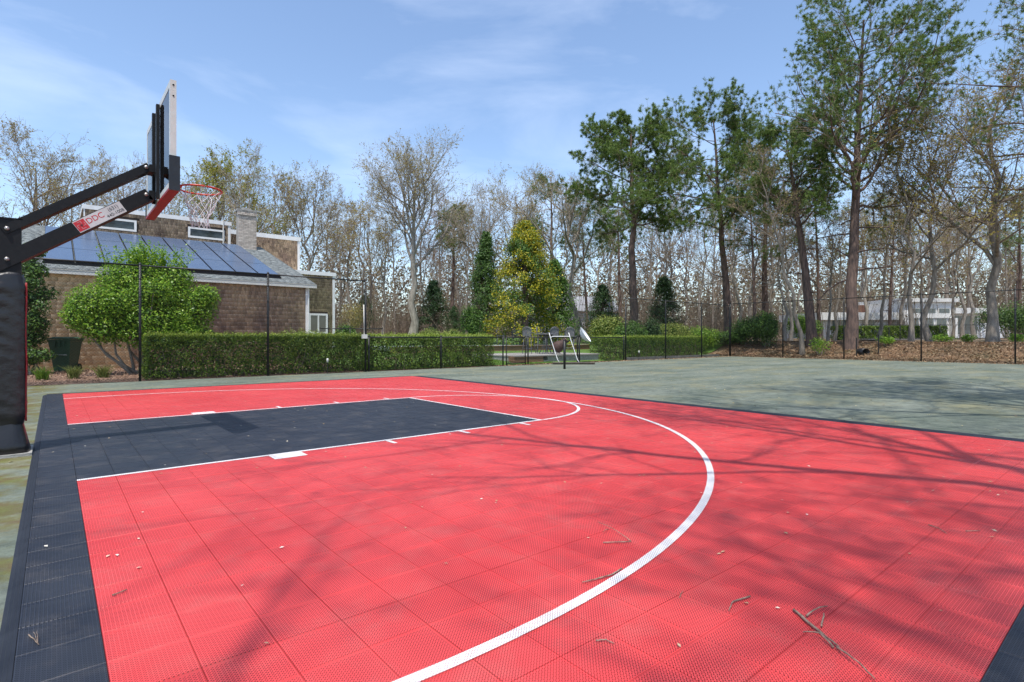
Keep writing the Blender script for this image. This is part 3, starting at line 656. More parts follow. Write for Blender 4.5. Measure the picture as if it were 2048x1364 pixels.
def blob_points(rng, n, lobes, shell=.55):
    """points through lumpy ellipsoid lobes [(cx,cy,cz,rx,ry,rz)], denser toward the outside"""
    w = np.array([l[3] * l[4] * l[5] for l in lobes]) ** .67; pick = rng.choice(len(lobes), n, p=w / w.sum()); L = np.array(lobes)[pick]
    D = rng.normal(0, 1, (n, 3)); D /= np.linalg.norm(D, axis=1, keepdims=True)
    r = 1 - np.abs(rng.normal(0, 1 - shell, n)) * .6
    r *= 1 + .10 * np.sin(D[:, 0] * 9 + D[:, 2] * 7) * np.cos(D[:, 1] * 8)
    return L[:, :3] + D * L[:, 3:] * np.clip(r, .1, 1.2)[:, None], D
def shrub(name, loc, lobes, n, lsize, leafm, label, cat, seed, aspect=.5, stems=8, stem_r=.03, group=None, barkm=None, fill=None, sprays=0, up=.5):
    rng = np.random.default_rng(seed); s = empty(name, loc); tag(s, label, cat, group)
    P, N = blob_points(rng, n, lobes)
    if sprays:                                # long leading shoots with leaves along them
        SP = []; top = np.argsort(-P[:, 2] - rng.random(n) * .8)[:sprays]
        for i in top:
            L = rng.uniform(.2, .75); d = N[i] * .6 + [rng.normal(0, .25), 0, 1]; d /= np.linalg.norm(d); t = rng.random(26)[:, None]
            SP.append(P[i] + d * L * t + rng.normal(0, .03, (26, 3)))
        SP = np.concatenate(SP); P = np.concatenate([P, SP]); N = np.concatenate([N, np.tile([0, 0, .5], (len(SP), 1))])
    P[:, 2] = np.maximum(P[:, 2], .03 + .04 * rng.random(len(P)))
    V, F = leaf_mesh(rng, P, N + [0, 0, up], lsize, aspect, .8); obj('foliage', fast_mesh('foliage', V, F, None, leafm), s)
    if fill:
        P2, N2 = blob_points(rng, n // 3, [(a, b, c, d * .75, e * .75, f * .75) for a, b, c, d, e, f in lobes], .3); P2[:, 2] = np.maximum(P2[:, 2], .03)
        V, F = leaf_mesh(rng, P2, N2, lsize * 1.3, .6, 1.0); obj('inner_foliage', fast_mesh('inner_foliage', V, F, None, fill), s)
    tgt = np.array([lobes[i % len(lobes)][:3] for i in range(stems)]) + rng.normal(0, .12, (stems, 3))
    B = np.stack([rng.normal(0, .10, stems), rng.normal(0, .10, stems), np.full(stems, -.04)], -1); Mid = B * .4 + tgt * .6; Mid[:, 2] *= .6; Mid += rng.normal(0, .06, Mid.shape)
    PP = np.stack([B, B * .7 + Mid * .3 + rng.normal(0, .04, B.shape), Mid, tgt], 1)
    V, F = tubes(PP, np.broadcast_to(np.array([1, .8, .6, .2]) * stem_r, (stems, 4)), 6); obj('stems', fast_mesh('stems', V, F, None, barkm or M_BARK_OAK, True), s)
    return s
# big bright shrub by the house
bx, by, _ = along(287, 12.0)
rs = np.random.default_rng(11); LB = [(0, 0, 2.2, 1.3, 1.0, .85), (-1.15, -.2, 1.95, .72, .7, .62), (1.25, -.1, 1.95, .72, .7, .70), (.2, -.5, 1.55, 1.0, .65, .5), (-.55, .1, 2.75, .6, .6, .5), (.75, .1, 2.8, .65, .6, .5), (.75, -.35, 1.30, .6, .5, .40), (-1.5, -.3, 1.65, .45, .5, .4), (.15, -.7, 2.35, .6, .4, .4), (-.6, -.6, 2.0, .5, .4, .4), (1.55, -.3, 2.3, .45, .45, .4), (.1, .1, 3.0, .5, .5, .35), (.3, -.4, 1.15, 1.2, .7, .45), (-.9, -.3, 1.35, .8, .6, .5), (1.0, -.2, 1.2, .9, .6, .5)]
shrub('leafy_shrub', (bx, by, gzf(bx, by)), LB, 38000, .072, L_SHRUB, 'large bright green leafy shrub rising behind the fence beside the solar-panelled house', 'shrub', 12, .5, 14, .055, barkm=M_BARK_PALE, fill=L_GREEN, sprays=150)
# layered dark evergreen near the pole
ex, ey, _ = along(58, 13.4)
LB = []
for z in np.linspace(.35, 3.55, 15):
    for k in range(3): LB.append((rs.normal(0, .2), rs.normal(0, .2), z + rs.normal(0, .12), (.60 - .08 * z) * rs.uniform(.55, 1), .45, .24))
shrub('layered_evergreen', (ex, ey, gzf(ex, ey)), LB, 11000, .07, L_GREEN, 'tiered dark evergreen shrub against the house wall beside the padded post', 'shrub', 14, .5, 8, .04, fill=L_DARK)
# the dark conifer whose top shows over the post
# grass tufts in the mulch
for i, (c, t) in enumerate(((86, 'leftmost'), (148, 'middle'), (207, 'rightmost'))):
    x, y, _ = along(c, 11.1); rng = np.random.default_rng(20 + i); n = 260; s_ = obj('grass_tuft', None)
    B = np.stack([rng.normal(0, .05, n), rng.normal(0, .05, n), np.zeros(n)], -1); D = np.stack([rng.normal(0, .35, n), rng.normal(0, .35, n), np.ones(n)], -1); L = rng.uniform(.2, .42, n)[:, None]
    M1 = B + D * L * .55; T1 = B + D * np.array([1.3, 1.3, .9]) * L; S = np.stack([rng.normal(0, 1, n), rng.normal(0, 1, n), np.zeros(n)], -1); S *= .005 / (np.linalg.norm(S, axis=1, keepdims=True) + 1e-6)
    V = np.stack([B - S, B + S, M1 + S, M1 - S, T1], 1).reshape(-1, 3); q = np.arange(n)[:, None] * 5
    bpy.data.objects.remove(s_); s_ = obj('grass_tuft', fast_mesh('grass_tuft', V, q + [0, 1, 2, 3], q + [3, 2, 4], L_DRYGRASS if i else L_GRASS)); s_.location = (x, y, gzf(x, y))
    tag(s_, t + ' of three small grass tufts in the mulch by the green bin', 'grass tuft', 'grass tufts in the mulch')

# ------------------------------------------------------------------ shingled house with solar panels
HV = 15.5; HX0, HX1 = -9.0, 8.65; EZ = 3.36; PITCH = .32; WZ = .10
house = empty('shingled_house', ((HX0 + HX1) / 2, HV, 0)); HO = np.array(house.location)
tag(house, 'brown cedar-shingled house with solar panels on its grey roof behind the left fence', 'house')
def hpart(mb, name, m, parent=house, smooth=False):
    o = mb.build(name, m, parent, smooth)
    if parent is house: o.location = -HO
    return o
def hmesh(me, name, parent=house):
    o = obj(name, me, parent)
    if parent is house: o.location = -HO
    return o
def shingles(rng, org, xd, ud, nd, W, H, expo, w0, w1, th, skip=()):
    """lapped rows of single shingles; each tilts out at its butt"""
    org, xd, ud, nd = (np.array(a, float) for a in (org, xd, ud, nd)); Vs = []
    rows = int(math.ceil(H / expo))
    for r in range(rows):
        y0 = r * expo; x = -rng.random() * w0
        while x < W:
            w = rng.uniform(w0, w1); a, b = max(x, 0), min(x + w - .004, W); x += w
            if b - a < .015: continue
            yb = y0 + rng.uniform(-.006, .006); yt = min(yb + expo * 1.25, H + .02)
            if any(a < s[1] and b > s[0] and yb < s[3] and yb + expo > s[2] for s in skip): continue
            t = th * rng.uniform(.8, 1.35)
            Vs.append([[a, yb, .001], [b, yb, .001], [b, yb, t], [a, yb, t], [a, yt, .001], [b, yt, .001], [b, yt, .003], [a, yt, .003]])
    V = np.array(Vs); n = len(V); W3 = org + V[..., 0:1] * xd + V[..., 1:2] * ud + V[..., 2:3] * nd
    q = np.arange(n)[:, None] * 8
    F = np.concatenate([q + f for f in ([0, 1, 2, 3], [3, 2, 6, 7], [0, 3, 7, 4], [1, 5, 6, 2])])
    return W3.reshape(-1, 3), F
rh = np.random.default_rng(31)
def swall(x0, x1, v, z0, z1, m, expo, skip=(), w=(.07, .15), depth=.3):
    hpart(MB().box((x0, v, z0), (x1, v + depth, z1)), 'wall', M_CORE)
    V, F = shingles(rh, (x0, v, z0), (1, 0, 0), (0, 0, 1), (0, -1, 0), x1 - x0, z1 - z0, expo, w[0], w[1], .0095, [(a - x0, b - x0, c - z0, d - z0) for a, b, c, d in skip])
    tag(hmesh(fast_mesh('wall_shingles', V, F, None, m), 'wall_shingles'), kind='stuff')
def window(x0, x1, v, z0, z1, bw=.09, mull=()):
    fr = MB().box((x0, v - .05, z0), (x1, v + .02, z0 + bw)).box((x0, v - .05, z1 - bw), (x1, v + .02, z1)).box((x0, v - .05, z0 + bw), (x0 + bw, v + .02, z1 - bw)).box((x1 - bw, v - .05, z0 + bw), (x1, v + .02, z1 - bw))
    for mx_ in mull: fr.box((mx_ - bw * .4, v - .047, z0 + bw), (mx_ + bw * .4, v + .02, z1 - bw))
    w = hpart(fr, 'window', M_WHITE)
    p = MB().box((x0 + bw, v - .012, z0 + bw), (x1 - bw, v - .006, z1 - bw)).build('pane', M_PANE, w)
swall(HX0, 2.6, HV, WZ, EZ - .12, M_SHINGLE_T, .150, w=(.16, .34)); swall(2.6, HX1 - .12, HV, WZ, EZ - .12, M_SHINGLE_D, .150)
# roof plane
RV0 = HV - .10; RV1 = 23.3; RXL, RXR = HX0 - .3, HX1 + .28
def rz(v): return EZ + PITCH * (v - RV0)
hpart(MB().add([(RXL, RV0, rz(RV0) - .14), (RXR, RV0, rz(RV0) - .14), (RXR, RV1, rz(RV1) - .14), (RXL, RV1, rz(RV1) - .14), (RXL, RV0, rz(RV0)), (RXR, RV0, rz(RV0)), (RXR, RV1, rz(RV1)), (RXL, RV1, rz(RV1))], [(3, 2, 1, 0), (4, 5, 6, 7), (0, 1, 5, 4), (1, 2, 6, 5), (2, 3, 7, 6), (3, 0, 4, 7)]), 'roof', mat('roof_deck', (.5, .5, .48), None, 3, .8))
sl = math.hypot(1, PITCH); ud = (0, 1 / sl, PITCH / sl); nd = (0, -PITCH / sl, 1 / sl)
V, F = shingles(rh, (RXL, RV0 - .02, rz(RV0 - .02)), (1, 0, 0), ud, nd, RXR - RXL, (RV1 - RV0) * sl, .14, .22, .36, .012)
tag(hmesh(fast_mesh('roof_shingles', V, F, None, M_ROOF), 'roof_shingles'), kind='stuff')
# gutter, fascia, corner board
hpart(MB().box((RXL, RV0 - .10, EZ - .17), (RXR, RV0 - .005, EZ - .155)).box((RXL, RV0 - .10, EZ - .155), (RXR, RV0 - .088, EZ - .03)).box((RXL, RV0 - .112, EZ - .045), (RXR, RV0 - .101, EZ - .025)), 'gutter', M_ALU)
hpart(MB().box((HX1 - .119, HV - .035, WZ), (HX1 + .02, HV + .1, EZ - .14)), 'corner_board', M_WHITE)
hpart(MB().tube([(HX1 - .02, HV - .07, EZ - .17), (HX1 - .02, HV - .08, WZ + .02)], .035, 8), 'downspout', M_WHITE)
# solar panels
def roofpt(px, py):
    k = FWD + RGT * (px - 1024) / FPX + np.array([0, 0, (HY - py) / FPX]); lift = .12
    t = (rz(CAM[1]) + lift - CAM[2]) / (k[2] - PITCH * k[1]); return CAM + k * t
pl = roofpt(84, 523); prr = roofpt(557, 548); ptl = roofpt(80, 452)
sv0 = (pl[1] + prr[1]) / 2; sv1 = 22.7; su0, su1 = pl[0], prr[0]
ncol = 9; nrow = 3; cw = (su1 - su0) / ncol; rw = (sv1 - sv0) / nrow
for i in range(ncol):
    for j in range(nrow):
        x0, x1 = su0 + cw * i + .02, su0 + cw * (i + 1) - .02; v0, v1 = sv0 + rw * j + .008, sv0 + rw * (j + 1) - .008
        def q(x, v, l): return np.array([x, v, rz(v)]) + np.array(nd) * l
        V = [q(x0, v0, .07), q(x1, v0, .07), q(x1, v1, .07), q(x0, v1, .07), q(x0, v0, .115), q(x1, v0, .115), q(x1, v1, .115), q(x0, v1, .115)]
        p = hpart(MB().add(V, [(3, 2, 1, 0), (4, 5, 6, 7), (0, 1, 5, 4), (1, 2, 6, 5), (2, 3, 7, 6), (3, 0, 4, 7)]), 'solar_panel', M_SOLARFR)
        V = [q(x0 + .012, v0 + .012, .118), q(x1 - .012, v0 + .012, .118), q(x1 - .012, v1 - .012, .118), q(x0 + .012, v1 - .012, .118)]
        MB().add(V, [(0, 1, 2, 3)]).build('panel_glass', M_SOLAR, p)
hpart(MB().add([tuple(np.array([x, v, rz(v)]) + np.array(nd) * l) for x, v, l in ((su0, sv0 - .05, .01), (su1, sv0 - .05, .01), (su1, sv0 - .05, .085), (su0, sv0 - .05, .085))], [(0, 1, 2, 3)]), 'panel_skirt', M_SOLARFR)
# raised rear wall with slot windows
CV = RV1; CX0, CX1 = along(170, RV1)[0], 7.45; CZ0 = rz(CV); CZ1 = 6.98
wins = []
def colx(px, v): return along(px, v)[0]
for a, b in ((183, 273), (376, 449)):
    wins.append((colx(a, CV), colx(b, CV)))
skip = [(a, b, CZ0 + .14, CZ0 + .66) for a, b in wins]
swall(CX0, CX1 - .1, CV, CZ0 - .2, CZ1 - .16, M_SHINGLE, .14, skip, depth=4)
for (a, b, c, d) in skip: window(a, b, CV, c, d, .09)
hpart(MB().box((CX0 - .1, CV - .07, CZ1 - .16), (CX1 + .06, CV + 4, CZ1 + .03)), 'fascia', M_WHITE)
hpart(MB().box((CX1 - .1, CV - .04, CZ0 - .2), (CX1 + .02, CV + .1, CZ1 - .16)), 'corner_board', M_WHITE)
hpart(MB().box((CX0 - .05, CV - .04, CZ0 - .2), (CX0 - .001, CV + .1, CZ1 - .16)), 'corner_board', M_WHITE)
hpart(MB().tube([(CX1 - .33, CV - .09, CZ0), (CX1 - .33, CV - .09, CZ1 + .1)], .03, 8), 'vent_pipe', M_ALU)
# rear volume
BV = 25.2; BX1 = colx(599, BV); dB = (BV - CAM[1]) / (FWD[1] + RGT[1] * (599 - 1024) / FPX); BZ1_ = CAM[2] + (HY - 476) / FPX * dB
swall(CX1 - .3, BX1 - .12, BV, 0, BZ1_ - .2, M_SHINGLE, .15, depth=5)
hpart(MB().box((CX1 - .3, BV - .08, BZ1_ - .2), (BX1 + .05, BV + 5, BZ1_ + .03)), 'fascia', M_WHITE)
hpart(MB().box((BX1 - .12, BV - .04, 0), (BX1 + .01, BV + .1, BZ1_ - .2)), 'corner_board', M_WHITE)
# low right wing
LV = 21.5; LX1 = colx(669, LV); dL = (LV - CAM[1]) / (FWD[1] + RGT[1] * (669 - 1024) / FPX); LZ1 = CAM[2] + (HY - 547) / FPX * dL
wx0, wx1 = colx(617, LV), colx(655, LV); wz0 = CAM[2] + (HY - 668) / FPX * dL; wz1 = CAM[2] + (HY - 628) / FPX * dL
swall(HX1 + .3, LX1 - .12, LV, 0, LZ1 - .16, M_SHINGLE, .14, [(wx0, wx1, wz0, wz1)], depth=3.5)
window(wx0, wx1, LV, wz0, wz1, .1, ((wx0 + wx1) / 2,))
hpart(MB().box((HX1 + .3, LV - .07, LZ1 - .16), (LX1 + .05, LV + 3.5, LZ1 + .03)), 'fascia', M_WHITE)
hpart(MB().box((LX1 - .12, LV - .04, 0), (LX1 + .01, LV + .1, LZ1 - .16)), 'corner_board', M_WHITE)
# chimney, brick by brick
CHV = 22.3; ch0, ch1 = colx(478, CHV), colx(513, CHV); dC = (CHV - CAM[1]) / (FWD[1] + RGT[1] * (495 - 1024) / FPX); chz1 = CAM[2] + (HY - 421) / FPX * dC
M_BRICK = mat('pale_brick', (0.52, 0.46, 0.39), (0.40, 0.35, 0.30), 6, .9, .4, 40, island=.22); M_MORTAR = mat('mortar', (.38, .35, .31), None, 8, .95)
chim = hpart(MB().box((ch0 + .012, CHV + .012, rz(CHV) - .3), (ch1 - .012, CHV + .6 - .012, chz1 - .1)), 'chimney', M_MORTAR)
bk = MB(); zc = rz(CHV) - .3; r_ = 0; rb = random.Random(2)
while zc < chz1 - .03:
    off = 0 if r_ % 2 else -.11; x = ch0 + off; grow = .05 if zc > chz1 - .3 else 0
    if grow: x -= grow
    while x < ch1 + grow:
        a, b = max(x, ch0 - grow), min(x + .21, ch1 + grow); x += .222
        if b - a > .03: j = rb.uniform(-.003, .003); bk.box((a, CHV - grow + j, zc), (b, CHV + .12, zc + .062))
    r_ += 1; zc += .074
tag(bk.build('bricks', M_BRICK, chim), kind='stuff')
cap = MB().box((ch0 - .07, CHV - .07, chz1 - .03), (ch1 + .07, CHV + .67, chz1 + .03)).box((ch0 + .2, CHV + .15, chz1 + .03), (ch1 - .2, CHV + .45, chz1 + .14)).build('chimney_cap', M_CONC, chim)
hpart(MB().bar((ch1 + .02, CHV - .25, rz(CHV - .25) + .02), (ch1 + .28, CHV - .35, rz(CHV - .35) + .02), .12, .03), 'flashing', M_ALU)

# ------------------------------------------------------------------ green wheeled bin by the house
x, y, _ = along(131, 14.3)
bino = empty('wheeled_bin', (x, y, gzf(x, y)), math.radians(-28)); tag(bino, 'dark green wheeled rubbish bin standing against the shingled wall', 'bin')
b = MB(); prof = [(0.04, .20, .21), (.75, .27, .30), (.93, .29, .33), (.95, .31, .345), (1.0, .31, .345)]
V = []; F = []
for z, hx, hy in prof: V += [(-hx, -hy, z), (hx, -hy, z), (hx, hy, z), (-hx, hy, z)]
for j in range(len(prof) - 1): F += [(j * 4 + i, j * 4 + (i + 1) % 4, j * 4 + 4 + (i + 1) % 4, j * 4 + 4 + i) for i in range(4)]
F += [(3, 2, 1, 0)]
b.add(V, F)
for xx in (-.12, 0, .12): b.box((xx - .03, -.352, .78), (xx + .03, -.30, .95))
b.build('body', M_BIN, bino)
MB().box((-.33, -.37, 1.005), (.33, .37, 1.04)).box((-.26, -.30, 1.04), (.26, .30, 1.075), taper=.8).build('lid', M_BIN, bino)
MB().tube([(-.17, -.26, .52), (-.17, -.285, .53), (.17, -.285, .53), (.17, -.26, .52)], .014, 6).build('lift_bar', M_ALU, bino, True)
MB().tube([(-.28, .40, .99), (-.28, .46, 1.01), (.28, .46, 1.01), (.28, .40, .99)], .016, 6).build('handle', M_BIN, bino, True)
for s in (-1, 1):
    MB().lathe([(0, -.025), (.12, -.025), (.125, 0), (.12, .025), (0, .025)], 16, Matrix.Translation((s * .26, .22, .125)) @ Matrix.Rotation(math.radians(90), 4, 'Y')).build('wheel', M_BLACK, bino, True)

# ------------------------------------------------------------------ net post, drag brush, dish
x, y = 14.94, 6.89
np_ = empty('net_post', (x, y, 0)); tag(np_, 'short black tennis net post standing alone on the green clay', 'net post')
MB().tube([(0, 0, -.05), (0, 0, 1.06)], .044, 14).build('post', M_FENCE, np_, True)
MB().lathe([(.05, 1.04), (.05, 1.06), (.03, 1.078), (0, 1.08)], 14).build('cap', M_FENCE, np_, True)
MB().box((.03, -.02, .86), (.075, .02, .96)).tube([(.075, 0, .91), (.10, 0, .91), (.10, 0, .80)], .008, 6).build('winder', M_FENCE, np_)
a = np.array(place(1134, 23.6)); dr = np.array(RGT)
br = empty('drag_brush', tuple(a), math.atan2(dr[1], dr[0])); tag(br, 'white tubular handle of a court drag brush standing by the low fence', 'court brush')
W_ = .011 * 24
for s, xb in ((-1, -.30), (1, .55)):
    MB().tube([(xb, 0, .05), (xb - .10, .05, .2), (xb - .38, .22, 1.10), (xb - .45, .27, 1.36)], .017, 8).build('handle_tube', M_WHITE, br, True)
MB().tube([(-.69, .225, 1.14), (-.60, .23, 1.20), (.10, .23, 1.20), (.18, .225, 1.14)], .015, 8).build('crossbar', M_WHITE, br, True)
MB().box((-.62, -.05, .06), (1.20, .05, .10)).build('brush_beam', mat('grey_wood', (.16, .13, .10), None, 8, .8), br)
bb = MB()
for i in range(180):
    xx = -.61 + i * .01; bb.box((xx, -.04 + .01 * math.sin(i * 3), 0), (xx + .006, .04 + .01 * math.sin(i * 5), .06))
tag(bb.build('bristles', mat('bristle', (.10, .08, .06), None, 8, .9), br), kind='stuff')
a = place(1163, 24.9)
dish = empty('white_dish', (a[0], a[1], 0), -YAW); tag(dish, 'tilted white bowl-shaped dish on a dark post by the low patio fence', 'dish')
MB().tube([(-.1, 0, -.05), (-.1, 0, 1.22)], .035, 8).build('post', M_FENCE, dish, True)
MB().bar((-.75, -.10, .90), (.02, -.02, 1.30), .03, .05).build('arm', M_FENCE, dish)
ax = Vector((.80, -.25, .58)).normalized(); mtx = Matrix.Translation((.16, -.05, 1.27)) @ ax.to_track_quat('Z', 'Y').to_matrix().to_4x4()
MB().lathe([(0.0, -.20), (.10, -.19), (.22, -.14), (.32, -.06), (.39, .03), (.40, .035), (.385, .035), (.31, -.045), (.21, -.125), (.10, -.175), (0, -.185)], 28, mtx).build('bowl', mat('white_plastic', (.74, .76, .78), (.66, .68, .70), 6, .4), dish, True)

# ------------------------------------------------------------------ raised patio, steps, chairs, chiminea
M_STONE = mat('patio_stone', (0.37, 0.35, 0.32), (0.27, 0.25, 0.23), 3, .9, .3, 30); M_TIMBER = mat('timber', (0.30, 0.17, 0.10), (0.20, 0.11, 0.065), 4, .85, .4, 30, stretch=(.4, 3, 3))
DV = 10.75; dx0, dx1 = 15.75, 21.2; DZ = .37
patio = empty('raised_patio', ((dx0 + dx1) / 2, DV, 0)); tag(patio, 'raised grey stone patio with timber edging behind the low fence', 'patio'); po_ = np.array(patio.location)
def ppart(mb, name, m): o = mb.build(name, m, patio); o.location = -po_; return o
rp = random.Random(8)
for i in range(14):
    x0 = dx0 + .0 + i * (dx1 - dx0) / 14; x1 = dx0 + (i + 1) * (dx1 - dx0) / 14 - .008
    for j in range(6):
        v0 = DV - .06 + j * .55
        ppart(MB().box((x0, v0, DZ - .05), (x1, v0 + .542, DZ + rp.uniform(-.003, .003))), 'paving_slab', M_STONE)
z = .0
for r_ in range(2):
    x = dx0 + 1.75 + (.25 if r_ else 0)
    while x < dx1 - .02:
        x2 = min(x + rp.uniform(.38, .6), dx1)
        ppart(MB().box((x, DV + rp.uniform(0, .015), -.03 + r_ * .175), (x2 - .01, DV + .3, .14 + r_ * .175)), 'wall_block', M_CONC); x = x2
ppart(MB().box((dx0 + .02, DV + .32, -.03), (dx1 - .02, DV + 3.1, DZ - .055)), 'wall_core', M_CONC)
for k in range(3):
    s_ = MB().box((dx0 - .05, DV - .02 + .0, .02 + k * .11), (dx0 + 1.72, DV + .28 + k * .02, .115 + k * .11)); o = ppart(s_, 'timber_step', M_TIMBER)
# second terrace with timber edge
T2 = empty('upper_terrace', (20, 17.2, 0)); tag(T2, 'upper paved terrace with a brown timber edge beyond the lawn', 'terrace')
o = MB().box((13.0, 16.6, .2), (27, 16.72, .66)).box((13.0, 16.55, .66), (27, 16.75, .70)).build('timber_edge', M_TIMBER, T2); o.location = (-20, -17.2, 0)
o = MB().box((13.0, 16.76, .5), (27, 19.5, .70)).build('paving', mat('blue_stone', (.30, .36, .36), (.24, .29, .29), 3, .9), T2); o.location = (-20, -17.2, 0)
M_IRON = mat('grey_cast_metal', (0.15, 0.155, 0.17), (0.10, 0.10, 0.115), 18, .55)
def make_chair():
    c = empty('patio_chair'); S = .78
    MB().box((-.23, -.22, S), (.23, .24, S + .035)).build('seat', M_IRON, c)
    for sx, sy in ((-1, -1), (1, -1), (-1, 1), (1, 1)):
        MB().tube([(sx * .20, sy * .19, S), (sx * .21, sy * .205, S * .5), (sx * .25, sy * .25, 0)], .017, 6).build('leg', M_IRON, c, True)
    for y_ in (-.235, .235): MB().tube([(-.235, y_, .25), (.235, y_, .25)], .011, 6).build('stretcher', M_IRON, c, True)
    pts = [(-.22, .22, S + .02), (-.235, .25, S + .30)] + [(.235 * math.cos(t), .26 + .02 * math.sin(t), S + .32 + .20 * math.sin(t)) for t in np.linspace(math.pi, 0, 9)] + [(.235, .25, S + .30), (.22, .22, S + .02)]
    MB().tube(pts, .016, 6).build('back_frame', M_IRON, c, True)
    bl = MB()
    for i in range(-4, 5):
        xx = i * .048; h = .32 + .20 * math.sqrt(max(0, 1 - (xx / .235) ** 2)); bl.box((xx - .016, .232, S + .05), (xx + .016, .245, S + h))
    tag(bl.build('back_slats', M_IRON, c), kind='stuff')
    for s in (-1, 1): MB().tube([(s * .23, .24, S + .22), (s * .26, .0, S + .24), (s * .25, -.2, S + .20), (s * .21, -.2, S + .02)], .013, 6).build('armrest', M_IRON, c, True)
    return c
ch0_ = make_chair()
cl = [(1058, 27.0, 2.0, DZ, 'leftmost tall grey metal patio chair on the raised patio, seen from behind'), (1084, 28.0, .8, DZ, 'tall grey metal patio chair, second from the left on the raised patio'), (1104, 27.2, 2.9, DZ, 'tall grey metal patio chair left of the brown chiminea'),
      (1139, 28.2, 2.4, DZ, 'tall grey metal patio chair behind the white brush handle')]
for i, (c, d, rz_, z, lb) in enumerate(cl):
    o = ch0_ if i == 0 else copy_tree(ch0_)
    p = place(c, d); o.location = (p[0], min(p[1], 13.6), z); o.rotation_euler = (0, 0, rz_); tag(o, lb, 'chair', 'patio chairs')
for c, d, rz_, lb in ((1001, 33.5, 1.0, 'dark patio chair on the upper terrace beyond the hedge end'), (1033, 33.8, 2.2, 'dark patio chair on the upper terrace behind the gate')):
    o = copy_tree(ch0_); p = place(c, d); o.location = (p[0], p[1], .70); o.rotation_euler = (0, 0, rz_); o.scale = (1, 1, .72); tag(o, lb, 'chair', 'patio chairs')
tb = empty('patio_table', (*place(1091, 26.6)[:2], DZ)); tag(tb, 'tall round metal table among the patio chairs', 'table')
MB().lathe([(0, .93), (.50, .93), (.52, .945), (.50, .96), (0, .96)], 24).build('table_top', M_IRON, tb)
for k in range(4):
    t = k * math.pi / 2 + .4; MB().tube([(.10 * math.cos(t), .10 * math.sin(t), .93), (.12 * math.cos(t), .12 * math.sin(t), .4), (.33 * math.cos(t), .33 * math.sin(t), 0)], .018, 6).build('leg', M_IRON, tb, True)
p = place(1113, 25.9); chm = empty('chiminea', (p[0], p[1], DZ), -YAW); tag(chm, 'rust-brown clay chiminea tilted on the raised patio behind the net post', 'chiminea')
mtx = Matrix.Translation((0, 0, .28)) @ Matrix.Rotation(math.radians(48), 4, 'Y')
M_CLAY = mat('rust_clay', (0.085, 0.042, 0.032), (0.05, 0.028, 0.024), 6, .75, .3)
MB().lathe([(0, -.16), (.16, -.14), (.25, -.04), (.28, .08), (.24, .22), (.16, .36), (.12, .46), (.13, .56), (.15, .60), (.12, .60), (.09, .50)], 20, mtx).build('body', M_CLAY, chm, True)
MB().lathe([(.12, .585), (.16, .585), (.165, .615), (.12, .62)], 20, mtx).build('neck_rim', mat('pale_clay', (.30, .17, .14), None, 6, .8), chm, True)
for k in range(3):
    t = k * 2.1 + .5; MB().tube([(.16 * math.cos(t), .16 * math.sin(t), .20), (.20 * math.cos(t), .20 * math.sin(t), 0)], .016, 6).build('leg', M_IRON, chm, True)
# low timber edging along the right hedge
ke = empty('timber_edging', (27, 10.2, 0)); tag(ke, 'low grey timber edging at the foot of the right-hand hedge', 'edging')
for i in range(4):
    o = MB().box((22.6 + i * 2.2, 10.14, -.05), (24.78 + i * 2.2, 10.26, .15)).build('beam', mat('weathered_timber', (.26, .24, .20), (.18, .16, .14), 4, .9, .4), ke); o.location = (-27, -10.2, 0)
# small garden spotlights
for c, v, lb in ((655, 9.85, 'small stake light at the foot of the long hedge'), (1278, 9.9, 'small stake light at the foot of the right-hand hedge')):
    x, y, _ = along(c, v); l_ = empty('stake_light', (x, y, 0)); tag(l_, lb, 'garden light', 'garden stake lights')
    MB().tube([(0, 0, -.03), (0, 0, .38)], .012, 6).build('stake', M_FENCE, l_)
    MB().lathe([(0, .36), (.03, .37), (.035, .47), (.02, .49), (0, .49)], 10).build('lamp_head', M_ALU, l_, True)

# ------------------------------------------------------------------ trees
def grow(rng, P, R, Ln, count, t0, t1, ang, asd, lf, npts, wander, trop, rr, tip=.3, rmin=.004):
    B, n, _ = P.shape; idx = np.repeat(np.arange(B), count); m = len(idx)
    t = (np.tile((np.arange(count) + .5) / count, B) + rng.uniform(-.5, .5, m) / count) * (t1 - t0) + t0
    f = np.clip(t, 0, .999) * (n - 1); i0 = f.astype(int); w = (f - i0)[:, None]
    pos = P[idx, i0] * (1 - w) + P[idx, i0 + 1] * w; T = P[idx, i0 + 1] - P[idx, i0]; T /= np.linalg.norm(T, axis=1, keepdims=True) + 1e-9
    rad = R[idx, i0] * (1 - w[:, 0]) + R[idx, i0 + 1] * w[:, 0]
    a, b = frames(T); az = np.tile(np.arange(count) * 2.4, B) + rng.uniform(-.9, .9, m) + np.repeat(rng.uniform(0, 6.28, B), count)
    th = np.radians(np.clip(rng.normal(ang, asd, m), 8, 115))
    D = T * np.cos(th)[:, None] + (a * np.cos(az)[:, None] + b * np.sin(az)[:, None]) * np.sin(th)[:, None]
    L = Ln[idx] * lf(t) * rng.uniform(.7, 1.25, m); pts = [pos]; d = D
    for k in range(npts - 1):
        d = d + rng.normal(0, wander, (m, 3)) + np.array([0, 0, trop]); d /= np.linalg.norm(d, axis=1, keepdims=True)
        pts.append(pts[-1] + d * (L / (npts - 1))[:, None])
    r0 = np.maximum(np.minimum(rad * .9, rad * rr), rmin); R2 = r0[:, None] * np.linspace(1, tip, npts)[None]
    return np.stack(pts, 1), np.maximum(R2, rmin * .6), L
